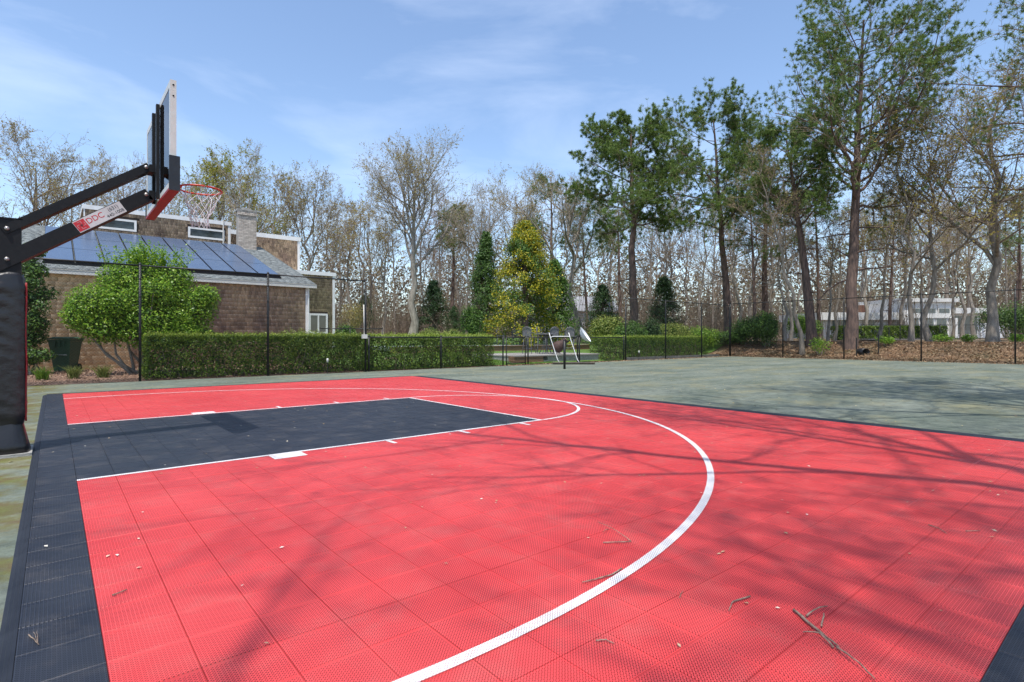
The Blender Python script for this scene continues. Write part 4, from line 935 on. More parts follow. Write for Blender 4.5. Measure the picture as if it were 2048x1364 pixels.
def trunk_line(rng, H, lean=(0, 0), n=9, wob=.02):
    z = np.linspace(0, 1, n); p = np.stack([lean[0] * z ** 1.2, lean[1] * z ** 1.2, z * H], -1); p[1:-1, :2] += rng.normal(0, wob * H * .3, (n - 2, 2)); p[0, 2] = -.25; return p[None]
BUDK = 1.0
def bare_tree(seed, H, r, base=.35, lean=(0, 0), counts=(11, 8, 6, 4), spread=.42, ang=48, bud=L_BUDB, budn=2, buds=.09, bark=M_BARK_OAK, twig=M_TWIG, wob=.03, up=.10, rmin=.006, thin=1.0):
    rng = np.random.default_rng(seed); P0 = trunk_line(rng, H * .86, lean, 10, wob); R0 = (r * (1 - .82 * np.linspace(0, 1, 10) ** .9))[None]; R0[0, 0] *= 1.35
    L0 = np.array([H])
    P1, R1, L1 = grow(rng, P0, R0, L0, counts[0], base, .99, ang, 10, lambda t: spread * (1.15 - .62 * (t - base) / (1 - base)), 8, .13, up, .62)
    P2, R2, L2 = grow(rng, P1, R1, L1, counts[1], .22, .99, 42, 12, lambda t: .52 * (1.1 - .5 * t), 6, .16, up * .9, .62, rmin=rmin)
    P3, R3_, L3 = grow(rng, P2, R2, L2, counts[2], .2, .99, 40, 12, lambda t: .50 + 0 * t, 4, .18, up * .7, .65, rmin=rmin)
    P4, R4, L4 = grow(rng, P3, R3_, L3, counts[3], .25, 1.0, 38, 14, lambda t: .55 + 0 * t, 2, .18, .05, .75, .6, rmin=rmin)
    P2b = np.concatenate([P2]); tr_ = join_tubes([(P0, R0, 9), (P1, R1, 6)]); brn = join_tubes([(P2, R2, 3), (P3, R3_, 3), (P4, R4, 3)])
    mt = fast_mesh('trunk', tr_[0], tr_[1], None, bark, True); mb_ = fast_mesh('branches', brn[0], brn[1], None, twig)
    out = [('trunk', mt), ('branches', mb_)]
    if budn:
        budn *= BUDK; q = rng.integers(0, len(P4), int(len(P4) * budn)); w = rng.random((len(q), 1)); pos = P4[q, 0] * (1 - w) + P4[q, 1] * w + rng.normal(0, .05, (len(q), 3))
        V, F = tri_leaf(rng, pos, np.tile([0, 0, .6], (len(q), 1)), buds, .7, .9); out.append(('crown', fast_mesh('crown', V, None, F, bud)))
    return out
def pine_tree(seed, H, r, base=.42, lean=(0, 0), limbs=20, spread=.30, up=.06, tufts=1.0, ang=70, tl=.17, asym=None, stubs=8, bark=M_BARK_PINE, topang=None, L=L_PINE):
    rng = np.random.default_rng(seed); P0 = trunk_line(rng, H * .95, lean, 12, .007); R0 = (r * (1 - .85 * np.linspace(0, 1, 12) ** 1.15))[None]; R0[0, 0] *= 1.3
    P1, R1, L1 = grow(rng, P0, R0, np.array([H]), limbs, base, .99, ang, 10, lambda t: spread * np.clip(1.12 - .70 * ((t - base) / (1 - base)) ** 1.6, .2, 2) * np.where((t - base) < .06, .8, 1), 9, .13, up, .42, .25)
    if asym is not None:                    # limbs reach farther to one side
        c = P1[:, :1]; dv = P1 - c; s = 1 + asym[2] * np.clip((dv[:, -1] @ np.array([asym[0], asym[1], 0])) / (L1 + 1e-6), -.8, 1); P1 = c + dv * s[:, None, None]
    P2, R2, L2 = grow(rng, P1, R1, L1, 11, .25, .99, 48, 12, lambda t: .42 * (1.15 - .55 * t), 5, .15, up * 1.2, .6)
    P3, R3_, L3 = grow(rng, P2, R2, L2, 8, .2, 1.0, 46, 12, lambda t: .45 + 0 * t, 3, .14, .12, .6, .5, rmin=.006)
    ps, rs_, ls = grow(rng, P0, R0, np.array([H]), stubs, .18, base, 82, 10, lambda t: .10 + 0 * t, 4, .15, -.02, .22, .4)
    tr_ = join_tubes([(P0, R0, 10), (P1, R1, 6), (ps, rs_, 4)]); brn = join_tubes([(P2, R2, 4), (P3, R3_, 3)])
    T = []; D = []
    for (PP, cnt, lo) in ((P3, 2.1 * tufts, .68), (P2, 2.2 * tufts, .6)):
        q = rng.integers(0, len(PP), int(len(PP) * cnt)); n = PP.shape[1]; f = rng.uniform(lo, 1, len(q)) * (n - 1) * .999; i0 = f.astype(int); w = (f - i0)[:, None]
        T.append(PP[q, i0] * (1 - w) + PP[q, i0 + 1] * w); d = PP[q, i0 + 1] - PP[q, i0]; D.append(d / (np.linalg.norm(d, axis=1, keepdims=True) + 1e-9) * .5 + [0, 0, .3])
    T = np.concatenate(T); D = np.concatenate(D); V, F = tuft_mesh(rng, T, D, tl * .9, 11, .028, 1.1)
    return [('trunk', fast_mesh('trunk', tr_[0], tr_[1], None, bark, True)), ('branches', fast_mesh('branches', brn[0], brn[1], None, M_TWIG)), ('crown', fast_mesh('crown', V, None, F, L))]
def put_tree(name, parts, loc, label, cat='tree', group=None, rz=0, s=1.0, sz=None):
    t = empty(name, loc, rz); t.scale = (s, s, sz or s); tag(t, label, cat, group)
    for n_, me in parts: obj(n_, me, t)
    return t
def tloc(c, d): p = place(c, d); return (p[0], p[1], gzf(p[0], p[1]))
def topz(y, d): return CAM[2] + (HY - y) / FPX * d
def hgt(c, d, y): return topz(y, d) - tloc(c, d)[2]

# hero pines
put_tree('pitch_pine', pine_tree(115, hgt(1700, 31, -6), .33, .42, (1.2, -.3), 36, .31, .06, 1.6, 64, .21, (RGT[0], RGT[1], .15), 10), tloc(1700, 31), 'tallest pine, its thick straight trunk just behind the right-hand fence', group='pines behind the court')
put_tree('pitch_pine', pine_tree(102, hgt(1268, 38, 236), .32, .52, (-.2, .1), 28, .27, .03, 2.3, 72, .24, (-RGT[0], -RGT[1], .15), 5), tloc(1268, 38), 'round-crowned pine left of the fence corner with a bare straight lower trunk', group='pines behind the court')
put_tree('pitch_pine', pine_tree(103, hgt(1456, 39, 218), .28, .50, (-.9, .6), 28, .30, .03, 1.9, 74, .24, (-RGT[0], -RGT[1], .35), 8), tloc(1456, 39), 'pine with long left-reaching lower limbs, directly behind the fence corner', group='pines behind the court')
put_tree('pitch_pine', pine_tree(104, hgt(1625, 33, 262), .30, .56, (-1.4, .9), 22, .27, .05, 1.5, 66, .21, None, 7), tloc(1625, 33), 'dark leaning pine just left of the tallest pine', group='pines behind the court')
put_tree('pitch_pine', pine_tree(105, hgt(1540, 46, 255), .28, .45, (.5, .3), 20, .28, .05, .8, 70, .22, None, 7), tloc(1530, 46), 'dense pine filling the gap between the corner pine and the leaning pine', group='pines behind the court')
put_tree('pitch_pine', pine_tree(106, 17.5, .30, .36, (.2, .2), 22, .34, .05, .8, 70, .20, None, 5), (36.4, -5.3, .85), 'pine at the right edge whose branches reach into the picture', group='pines behind the court')
put_tree('pitch_pine', pine_tree(107, hgt(905, 60, 402), .26, .62, (.3, .1), 16, .17, .06, 1.2, 66, .22, None, 12), tloc(905, 60), 'distant pine with a small round top right of the big spreading oak', group='pines behind the court')
put_tree('pitch_pine', pine_tree(108, hgt(1105, 52, 335), .24, .5, (.2, .4), 14, .18, .06, .9, 62, .2, None, 8), tloc(1105, 52), 'thin pine rising behind the golden conifer', group='pines behind the court')
put_tree('pitch_pine', pine_tree(109, hgt(0, 34, 395), .25, .3, (0, 0), 14, .2, .06, 1.0, 66, .2, None, 4), tloc(-35, 34), 'dark pine peeking over the house at the left edge', group='pines behind the court')

# hero bare trees
oak_big = bare_tree(201, hgt(828, 46, 306), .36, .42, (.4, .1), (14, 10, 7, 4), .46, 36, L_BUDB, 2.2, .12, M_BARK_PALE, M_TWIG_PALE, up=.13)
put_tree('oak_tree', oak_big, tloc(824, 46), 'large spreading pale-barked oak behind the hedge, left of the dark conifer', group='bare spring trees')
put_tree('oak_tree', bare_tree(202, hgt(1150, 44, 325), .30, .36, (-.7, .4), (11, 9, 6, 4), .40, 50, L_BUDB, 1.0, .09, M_BARK_OAK, M_TWIG_PALE, wob=.05), tloc(1152, 44), 'bare oak with crooked pale branches between the golden conifer and the round pine', group='bare spring trees')
put_tree('leaning_tree', bare_tree(213, 12.0, .135, .55, (-2.4, 1.4), (9, 7, 5, 4), .26, 40, L_BUDB, .8, .08, M_BARK_OAK, M_TWIG, wob=.03), tloc(1605, 31.8), 'pale grey trunk leaning left beside the fence post, right of the yew', group='bare spring trees')
put_tree('oak_tree', bare_tree(204, 15.0, .26, .28, (.3, -.2), (11, 9, 7, 4), .40, 54, L_BUDY, 2.4, .12, M_BARK_OAK, M_TWIG, wob=.05), tloc(1985, 29.5), 'thick-trunked oak with yellow buds, in front of the right end of the white house', group='bare spring trees')
put_tree('oak_tree', bare_tree(205, 14.5, .17, .30, (1.1, -.3), (10, 9, 6, 4), .38, 52, L_BUDY, 2.0, .12, M_BARK_OAK, M_TWIG, wob=.06), tloc(1862, 31.5), 'slanting oak with yellow buds in front of the middle of the white house', group='bare spring trees')
put_tree('oak_tree', bare_tree(206, 13.0, .14, .30, (-.5, .2), (9, 8, 6, 4), .36, 52, L_BUDY, 2.2, .13, M_BARK_OAK, M_TWIG, wob=.06), tloc(1822, 31.0), 'thin crooked oak next to the middle post of the right-hand fence', group='bare spring trees')
put_tree('maple_tree', bare_tree(207, hgt(60, 33, 272), .22, .30, (.2, .2), (11, 9, 7, 4), .40, 46, L_BUDB, 3.2, .09), tloc(62, 33), 'budding brown-tinged tree behind the house at the far left', group='bare spring trees')
put_tree('maple_tree', bare_tree(208, hgt(455, 40, 308), .24, .34, (.2, .2), (12, 9, 7, 4), .36, 44, L_BUDG, 4.0, .13), tloc(440, 40), 'yellow-green budding tree behind the chimney', group='bare spring trees')
put_tree('oak_tree', bare_tree(209, hgt(612, 43, 348), .20, .30, (.9, .1), (10, 9, 6, 4), .38, 46, L_BUDB, 2.2, .11, wob=.06), tloc(605, 43), 'dark crooked tree just right of the chimney', group='bare spring trees')
put_tree('maple_tree', bare_tree(210, hgt(1035, 58, 345), .22, .35, (.2, .2), (11, 9, 7, 4), .32, 44, L_BUDY, 2.8, .13), tloc(1030, 58), 'golden-brown budding tree rising behind the dark conifer', group='bare spring trees')

# woodland rows: a few forms, many individual trees
forms = [bare_tree(300 + i, 14, .15 + .02 * (i % 3), .32 + .05 * (i % 3), (rs.normal(0, .8), rs.normal(0, .8)), (9, 7, 5, 4), .30 + .03 * (i % 2), 44, [L_BUDB, L_BUDY, L_BUDB, L_BUDR, L_BUDG, L_BUDB][i], [1.2, 2.0, .6, 1.6, 1.4, .3][i], .12, [M_BARK_OAK, M_BARK_OAK, M_BARK_PALE][i % 3], [M_TWIG, M_TWIG, M_TWIG_PALE][i % 3], wob=.04, rmin=.008) for i in range(6)]
pforms = [pine_tree(320 + i, 14, .18, .5, (rs.normal(0, .5), rs.normal(0, .5)), 14, .22, .05, .45, 68, .26, None, 10) for i in range(2)]
words = ['leftmost'.replace('leftmost', 'first'), 'second', 'third', 'fourth', 'fifth', 'sixth', 'seventh', 'eighth', 'ninth', 'tenth', 'eleventh', 'twelfth', 'thirteenth', 'fourteenth', 'fifteenth', 'sixteenth', 'seventeenth', 'eighteenth', 'nineteenth', 'twentieth']
rowr = np.random.default_rng(77)
def row(cols, dl, dh, yt, zone, fm, grp):
    cols = sorted(cols)
    for i, c in enumerate(cols):
        d = rowr.uniform(dl, dh); y = yt + rowr.normal(0, 14); h = hgt(c, d, y); k = int(rowr.choice(fm))
        pr = forms[k] if k < 6 else pforms[k - 6]
        kind = 'pine' if k >= 6 else ['brown-budded tree', 'yellow-budded tree', 'pale bare tree', 'russet-budded tree', 'green-budded tree', 'bare tree'][k]
        put_tree('pitch_pine' if k >= 6 else 'bare_tree', pr, tloc(c, d), f'{kind}, {words[i]} from the left {zone}', 'tree', grp, rowr.uniform(0, 6.28), max(.55, h / 14) * rowr.uniform(.85, 1.0), max(.5, h / 14))
row([150, 185, 225, 268, 330, 505, 545], 36, 48, 325, 'in the row behind the shingled roof', [0, 2, 5, 0], 'trees behind the house')
row([360, 395, 480, 520, 565], 44, 56, 335, 'in the taller row behind the chimney', [4, 4, 1, 0], 'trees behind the house')
row([655, 680, 700, 722, 748, 765, 790, 850, 872, 918, 935, 952, 968], 48, 68, 390, 'between the house corner and the dark conifer', [0, 2, 5, 3, 2, 1], 'trees behind the middle hedge')
row([1080, 1125, 1175, 1195, 1218, 1240, 1295, 1318, 1345, 1372, 1398, 1425], 46, 66, 400, 'between the golden conifer and the fence corner', [0, 5, 3, 2, 6, 1], 'trees behind the right-hand hedge')
row([1478, 1500, 1512, 1545, 1570, 1580, 1640, 1655, 1668, 1738, 1755, 1778, 1800, 1845, 1890, 1905, 1925, 1950, 2015, 2040], 35, 48, 380, 'behind the right-hand fence', [0, 1, 3, 6, 5, 2, 7, 3], 'trees behind the right-hand fence')
row([1460, 1600, 1720, 1790, 1850, 1885, 1940, 1990, 2030], 55, 75, 400, 'in the far row beyond the white house', [0, 1, 7, 6, 3, 0], 'far trees on the right')

# farther wood as one mass
rw_ = np.random.default_rng(88); Vs, Fs, n0 = [], [], 0; LV_, LF_, ln = [], [], 0
cols = rw_.uniform(-250, 2300, 112); ds = rw_.uniform(66, 118, 112)
for c, d in zip(cols, ds):
    p = tloc(c, d); h = rw_.uniform(9, 14) * (.8 + d / 400); P0 = trunk_line(rw_, h, rw_.normal(0, .6, 2), 6); R0 = (.16 * (1 - .8 * np.linspace(0, 1, 6)))[None]
    P1, R1, L1 = grow(rw_, P0, R0, np.array([h]), 10, .12, .99, 46, 12, lambda t: .30 * (1.15 - .5 * t), 5, .14, .1, .6, rmin=.015)
    P2, R2, L2 = grow(rw_, P1, R1, L1, 6, .2, 1, 42, 12, lambda t: .5 + 0 * t, 4, .16, .1, .6, rmin=.014)
    P3, R3_, L3 = grow(rw_, P2, R2, L2, 3, .2, 1, 42, 12, lambda t: .5 + 0 * t, 2, .16, .1, .6, rmin=.013)
    V, F = join_tubes([(P0, R0, 5), (P1, R1, 3), (P2, R2, 3), (P3, R3_, 3)]); Vs.append(V + p); Fs.append(F + n0); n0 += len(V)
    q = rw_.integers(0, len(P3), 800); V, F = tri_leaf(rw_, P3[q, 1] + rw_.normal(0, .25, (800, 3)) + p, np.tile([0, 0, .5], (800, 1)), .22, .6, 1.0); LV_.append(V); LF_.append(F + ln); ln += len(V)
nf = 130000; fc = rw_.uniform(-300, 2350, nf); fd = rw_.uniform(112, 150, nf); fu = CAM[0] + FWD[0] * fd + RGT[0] * (fc - 1024) / FPX * fd; fv = CAM[1] + FWD[1] * fd + RGT[1] * (fc - 1024) / FPX * fd
fz = 1.0 + rw_.beta(1.0, 1.7, nf) * (21 + 3.5 * np.sin(fc * .021) + 2.5 * np.sin(fc * .057) + 1.5 * np.sin(fc * .19)); V, F = tri_leaf(rw_, np.stack([fu, fv, fz], -1), np.tile([0, -.4, .5], (nf, 1)), .70, .7, 1.0); LV_.append(V); LF_.append(F + ln); ln += len(V)
wood = empty('distant_woodland', (0, 60, 0)); tag(wood, 'far brown spring woodland filling the gaps between the trees', 'woodland', kind='stuff')
nb = 400; bc = rw_.uniform(520, 2300, nb); bd = rw_.uniform(46, 110, nb); BP = []
for c, d in zip(bc, bd):
    p = np.array(tloc(c, d)); m_ = 34; h_ = rw_.uniform(1.2, 4.0) if rw_.random() < .6 else rw_.uniform(4, 7.5); o_ = rw_.normal(0, .9, (m_, 3)) * [1, 1, 0]
    e_ = o_ * 1.5 + np.stack([rw_.normal(0, .5, m_), rw_.normal(0, .5, m_), h_ * rw_.uniform(.4, 1.1, m_)], -1)
    BP.append(np.stack([o_, o_ * .6 + e_ * .4 + rw_.normal(0, .15, (m_, 3)) * [1, 1, .3], e_], 1) + p)
BP = np.concatenate(BP); V, F = tubes(BP, np.broadcast_to([.020, .016, .010], (len(BP), 3)), 3)
brush = tag(obj('underbrush', fast_mesh('underbrush', V, F, None, M_TWIG)), 'tangled brown underbrush between the far trunks', 'underbrush', kind='stuff')
q = rw_.integers(0, len(BP), 60000); w_ = rw_.random((60000, 1)); V, F = tri_leaf(rw_, BP[q, 1] * (1 - w_) + BP[q, 2] * w_, np.tile([0, 0, .5], (60000, 1)), .14, .6, 1.0); obj('brush_leaves', fast_mesh('brush_leaves', V, None, F, L_FAR), brush)
a = tag(obj('trunks', fast_mesh('trunks', np.concatenate(Vs) - [0, 60, 0], np.concatenate(Fs), None, M_TWIG), wood), kind='stuff')
a = tag(obj('buds', fast_mesh('buds', np.concatenate(LV_) - [0, 60, 0], None, np.concatenate(LF_), L_FAR), wood), kind='stuff')

# trees standing behind and beside the camera, whose branches shade the near court
shade = bare_tree(401, 16, .24, .55, (1.0, 3.2), (14, 9, 6, 3), .42, 58, L_BUDB, .8, .08, M_BARK_OAK, M_TWIG, up=.07)
put_tree('oak_tree', shade, (3.4, -11.2, 0), 'bare oak outside the frame on the near side, shading the front of the red court', group='trees on the near side')
put_tree('oak_tree', shade, (9.6, -11.2, 0), 'bare oak outside the frame right of the court, shading its far corner', group='trees on the near side', rz=.15)
put_tree('oak_tree', shade, (-1.8, -15.0, 0), 'bare oak outside the frame behind the left border, shading the near navy tiles', group='trees on the near side', rz=-.15)
put_tree('pitch_pine', pine_tree(402, 16, .26, .5, (-.5, 2.0), 20, .28, .05, .35, 66, .22, None, 5), (13.0, -9.6, 0), 'pine outside the frame beside the clay court, shading the clay', group='trees on the near side')
put_tree('oak_tree', shade, (21.0, -15.5, 0), 'bare oak outside the frame shading the far end of the clay', group='trees on the near side', rz=-.2)

# conifers in the garden
def cone_tree(seed, H, Rb, n, leafm, lsize, skirt=.02, pw=.9, aspect=.4, drop=.15, rough=.16, second=None):
    rng = np.random.default_rng(seed); nb = int(60 + H * 26)
    t = rng.random(nb) ** .75; z = skirt * H + t * H * (1 - skirt) * .98; az = rng.uniform(0, 6.28, nb); L = Rb * (1 - t) ** pw * rng.uniform(.72, 1.1, nb) + .12
    O = np.stack([0 * z, 0 * z, z], -1); D = np.stack([np.cos(az), np.sin(az), rng.uniform(-.05, .35, nb) - drop], -1)
    E = O + D * L[:, None]; Mid = (O + E) / 2 + [0, 0, .05]
    V, F = join_tubes([(np.array([[[0, 0, -.2], [0, 0, H * .5], [0, 0, H * .97]]]), np.array([[Rb * .07 + .05, Rb * .04 + .03, .01]]), 8), (np.stack([O, Mid, E], 1), np.broadcast_to([.022, .014, .005], (nb, 3)), 3)])
    q = rng.integers(0, nb, n); s = rng.beta(2.2, 1.0, n)[:, None]; pos = O[q] * (1 - s) + E[q] * s + rng.normal(0, 1, (n, 3)) * (rough * (.35 + .65 * s)) * np.minimum(1, L[q][:, None] + .2)
    pos[:, 2] = np.maximum(pos[:, 2], .05)
    N = D[q] * .6 + [0, 0, .5]; parts = [('trunk', fast_mesh('trunk', V, F, None, M_BARK_PINE))]
    if second is not None:
        inner = (s[:, 0] < .5) | (np.sin(pos[:, 0] * 2.1 + pos[:, 2] * 1.7 + seed) > .75); fc = (N @ np.array([-.72, -.6, .4]))
        inner |= rng.random(n) < .18
        V, F = leaf_mesh(rng, pos[~inner], N[~inner], lsize, aspect, .6); parts.append(('crown', fast_mesh('crown', V, F, None, leafm)))
        V, F = leaf_mesh(rng, pos[inner], N[inner], lsize, aspect, .6); parts.append(('inner_foliage', fast_mesh('inner_foliage', V, F, None, second)))
    else:
        V, F = leaf_mesh(rng, pos, N, lsize, aspect, .6); parts.append(('crown', fast_mesh('crown', V, F, None, leafm)))
    return parts
put_tree('arborvitae', cone_tree(501, hgt(972, 37, 462), 1.6, 30000, L_CEDAR, .11, .01, .75, .45, .0), tloc(972, 37), 'dark green conical arborvitae left of the golden conifer', group='garden conifers')
put_tree('golden_cypress', cone_tree(502, hgt(1047, 34, 440), 3.1, 46000, L_GOLD, .115, .02, .72, .5, .15, .2, L_GREEN), tloc(1050, 34), 'golden-yellow cypress in the middle, brightest conifer of the garden', group='garden conifers')
put_tree('green_cypress', cone_tree(503, hgt(1112, 37, 520), 1.7, 16000, L_GREEN, .15, .02, .7, .45, .1, .2), tloc(1108, 37), 'green cypress tucked against the right side of the golden one', group='garden conifers')
sp = cone_tree(510, 4.0, 1.75, 12000, L_DARK, .11, .0, .8, .35, .12)
for c, d, y, lb in ((1205, 40, 568, 'dark spruce left of the round pine trunk'), (1328, 46, 552, 'dark spruce right of the round pine trunk'), (868, 48, 560, 'dark spruce right of the big oak trunk'), (908, 46, 612, 'small dark spruce beside the arborvitae'), (730, 58, 590, 'dark spruce right of the tall fence end post')):
    h = hgt(c, d, y); put_tree('spruce_tree', sp, tloc(c, d), lb, group='small spruces', rz=c * .7, s=h / 4.0 * .95, sz=h / 4.0)
# shrubs
def sh(c, d, ytop, wpx, leafm, n, label, seed, fill=L_DARK, lsize=.10, dep=None, squash=1.0):
    p = tloc(c, d); h = max(.5, topz(ytop, d) - p[2]); w = wpx / FPX * d / 2; r2 = np.random.default_rng(seed)
    LB = [(0, 0, h * .5, w * .8, (dep or w) * .75, h * .5)] + [(r2.normal(0, w * .45), r2.normal(0, (dep or w) * .3), h * r2.uniform(.45, .68), w * r2.uniform(.35, .55), (dep or w) * .5, h * r2.uniform(.28, .38)) for _ in range(6)]
    return shrub('shrub', p, LB, n, lsize, leafm, label, 'shrub', seed, .5, 7, .025, 'garden shrubs', fill=fill)
sh(615, 19.8, 656, 84, L_MOUND, 5000, 'rounded light green shrub showing over the hedge by the house corner', 601, L_GREEN, .06)
sh(690, 26, 645, 60, L_GREEN, 3500, 'dark green shrub behind the hedge by the low wing window', 602)
sh(862, 29, 654, 62, L_MOUND, 4500, 'pale green mounded shrub over the hedge below the big oak', 603, L_GREEN, .07)
sh(905, 29, 656, 44, L_MOUND, 3500, 'smaller pale green mound right of its twin over the hedge', 604, L_GREEN, .07)
sh(948, 33, 610, 34, L_GREEN, 3500, 'narrow bright green shrub at the foot of the arborvitae', 605)
sh(1208, 33, 628, 90, L_MOUND, 6000, 'yellow-green shrub behind the white dish', 606, L_GREEN)
sh(1262, 32, 640, 70, L_GREEN, 5000, 'green shrub at the foot of the round pine', 607)
sh(1300, 34, 636, 50, L_DARK, 4000, 'blue-green shrub behind the left bay of the tall right-hand fence', 608)
sh(1350, 36, 642, 90, L_MOUND, 6000, 'flat-topped light green shrub behind the right-hand hedge', 609, L_GREEN)
sh(1395, 37, 650, 120, L_SHRUB, 7000, 'spreading bright green juniper behind the right-hand hedge', 610, L_GREEN, .08)
sh(1455, 37, 662, 90, L_GREEN, 6500, 'low juniper at the fence corner', 611, L_DARK, .08)
sh(1497, 36, 632, 110, L_GREEN, 8000, 'dark feathery yew just right of the fence corner', 612, L_DARK, .09)
sh(1535, 34.5, 622, 60, L_GREEN, 6000, 'tall yew beside the first post of the right-hand fence', 613, L_DARK, .09)
sh(1600, 42, 625, 70, L_SHRUB, 5000, 'bright green shrub glimpsed behind the leaning pale trunk', 614, L_GREEN)
sh(2030, 36, 600, 90, L_GREEN, 6000, 'green shrub at the right edge behind the last fence post', 615, L_DARK)
sh(700, 42, 600, 60, L_BUDB, 2500, 'brown twiggy thicket behind the low wing of the house', 616, None)
for i, (c, d) in enumerate(((1640, 31), (1775, 30.2), (1885, 29.8), (2032, 28.2), (1935, 29.5))):
    sh(c, d, [672, 690, 684, 668, 694][i], [44, 40, 62, 40, 30][i], L_SHRUB, 700, ['first', 'second', 'third', 'fifth', 'fourth'][i] + ' low weed clump from the left on the leaf bank behind the fence', 620 + i, None, .09)

# white modern house behind the trees
WD = 47.0
wp = place(1840, WD); wh = empty('white_house', (wp[0], wp[1], .85), -YAW); tag(wh, 'low white modern house with flat roofs seen through the trees on the right', 'house')
S = WD / FPX
def X(c): return (c - 1840) * S
def Z(y): return (HY - y) * S + CAM[2] - .85
M_STUCCO = mat('white_stucco', (.84, .85, .85), (.78, .79, .80), 2, .8)
def wpart(name, c0, c1, y0, y1, dy, m, dep=.4, parent=wh): return MB().box((X(c0), dy, Z(y1)), (X(c1), dy + dep, Z(y0))).build(name, m, parent)
wpart('wall', 1640, 1800, 640, 690, .3, M_STUCCO, 6); wpart('roof', 1634, 1806, 625, 640, -.3, M_WHITE, 7)
wpart('wall', 1800, 1908, 604, 690, 0, M_STUCCO, 7); wpart('roof', 1794, 1914, 597, 604, -.25, M_WHITE, 7.5)
wpart('wall', 1908, 1968, 627, 690, .4, M_STUCCO, 6); wpart('roof', 1908.3, 1974, 616, 627, -.2, M_WHITE, 7)
wpart('wall', 1968.2, 2046, 646, 690, 1.2, M_STUCCO, 5); wpart('lintel', 1802, 1906, 628, 636, -.12, M_WHITE, .11)
for c0, c1 in ((1803, 1812), (1898, 1908)): wpart('pillar', c0, c1, 636.2, 690, -.4, M_WHITE, .38)
M_DGL = mat('dim_glass', (.10, .13, .14), (.07, .09, .10), 2, .08, spec=.9)
for c0, c1, y0, y1, dy in ((1729, 1752, 633, 650, .3), (1818, 1870, 617, 626, 0), (1877, 1898, 617, 626, 0), (1816, 1836, 637, 662, 0), (1842, 1866, 637, 662, 0), (1872, 1892, 637, 662, 0), (1914, 1930, 632, 668, .4), (1936, 1961, 632, 668, .4), (1668, 1700, 640.5, 655, .3)):
    fr = wpart('window', c0 - 1.5, c1 + 1.5, y0 - 1.5, y1 + 1.5, dy - .06, M_WHITE, .06); MB().box((X(c0), dy - .075, Z(y1)), (X(c1), dy - .062, Z(y0))).build('pane', M_DGL, fr)
MB().box((X(1758), 3, Z(626)), (X(1778), 3.8, Z(606))).build('chimney', mat('red_brick', (.25, .12, .08), None, 5, .9), wh)
# hedge and paved drive before it
rngh = np.random.default_rng(64)
hp = place(1800, 43.5); hd = empty('garden_hedge', (hp[0], hp[1], 1.0), -YAW); tag(hd, 'dark clipped hedge in front of the white house', 'hedge')
P, N = box_shell(rngh, 14000, (8.6, 1.0, 1.05)); V, F = leaf_mesh(rngh, P - [5.2, .5, 0], N + [0, 0, .4], .10, .6, .8); obj('foliage', fast_mesh('foliage', V, F, None, L_HEDGE), hd)
P, N = box_shell(rngh, 4000, (8.2, .7, .95)); V, F = leaf_mesh(rngh, P - [5.0, .35, 0], N, .16, .7, .8); obj('inner_foliage', fast_mesh('inner_foliage', V, F, None, L_DARK), hd)
dp = place(1935, 42); tag(MB().box((-9, -2.2, .0), (9, 2.2, .035), Matrix.Translation((dp[0], dp[1], 1.0)) @ Matrix.Rotation(-YAW, 4, 'Z')).build('drive', mat('pale_gravel', (.42, .40, .37), (.34, .32, .30), 20, .95)), kind='structure')
# white gabled house behind the conifers
gp0 = place(1165, 62); gh = empty('pale_house', (gp0[0], gp0[1], gzf(gp0[0], gp0[1])), -YAW + .3); tag(gh, 'pale grey house glimpsed between the golden conifer and the dark spruce', 'house')
MB().box((-4.5, 0, -.3), (4.5, 6, 3.0)).build('wall', mat('pale_siding', (.55, .57, .60), (.48, .50, .53), 2, .8), gh)
MB().add([(-4.9, -.4, 3.0), (4.9, -.4, 3.0), (4.9, 6.4, 3.0), (-4.9, 6.4, 3.0), (-4.9, 3, 4.9), (4.9, 3, 4.9)], [(0, 1, 5, 4), (2, 3, 4, 5), (1, 2, 5), (3, 0, 4), (3, 2, 1, 0)]).build('roof', mat('grey_roof', (.30, .31, .33), (.24, .25, .27), 3, .9), gh)
for xx in (-3, -.8, 1.4, 3.2):
    w = MB().box((xx - .5, -.05, .9), (xx + .5, -.001, 2.3)).build('window', M_WHITE, gh); MB().box((xx - .42, -.07, .98), (xx + .42, -.052, 2.22)).build('pane', M_DGL, gh if False else w)
# low black garden fence by the house, and a second fence line before the white house
fence('garden_fence', [place(640, 24.5)[:2], place(700, 25)[:2], place(765, 25.5)[:2]], 1.55, 'low black garden fence behind the hedge by the shingled house', None, MESH_L, 2.9, rp=.02)
bp = [place(c, 39.5)[:2] for c in (1722, 1800, 1880, 1960, 2046)]
fence('boundary_fence', bp, 2.05, 'thin dark boundary fence in front of the white house', None, MESH_L, 2.9, mids=(1.1,), base=.9, rp=.025)
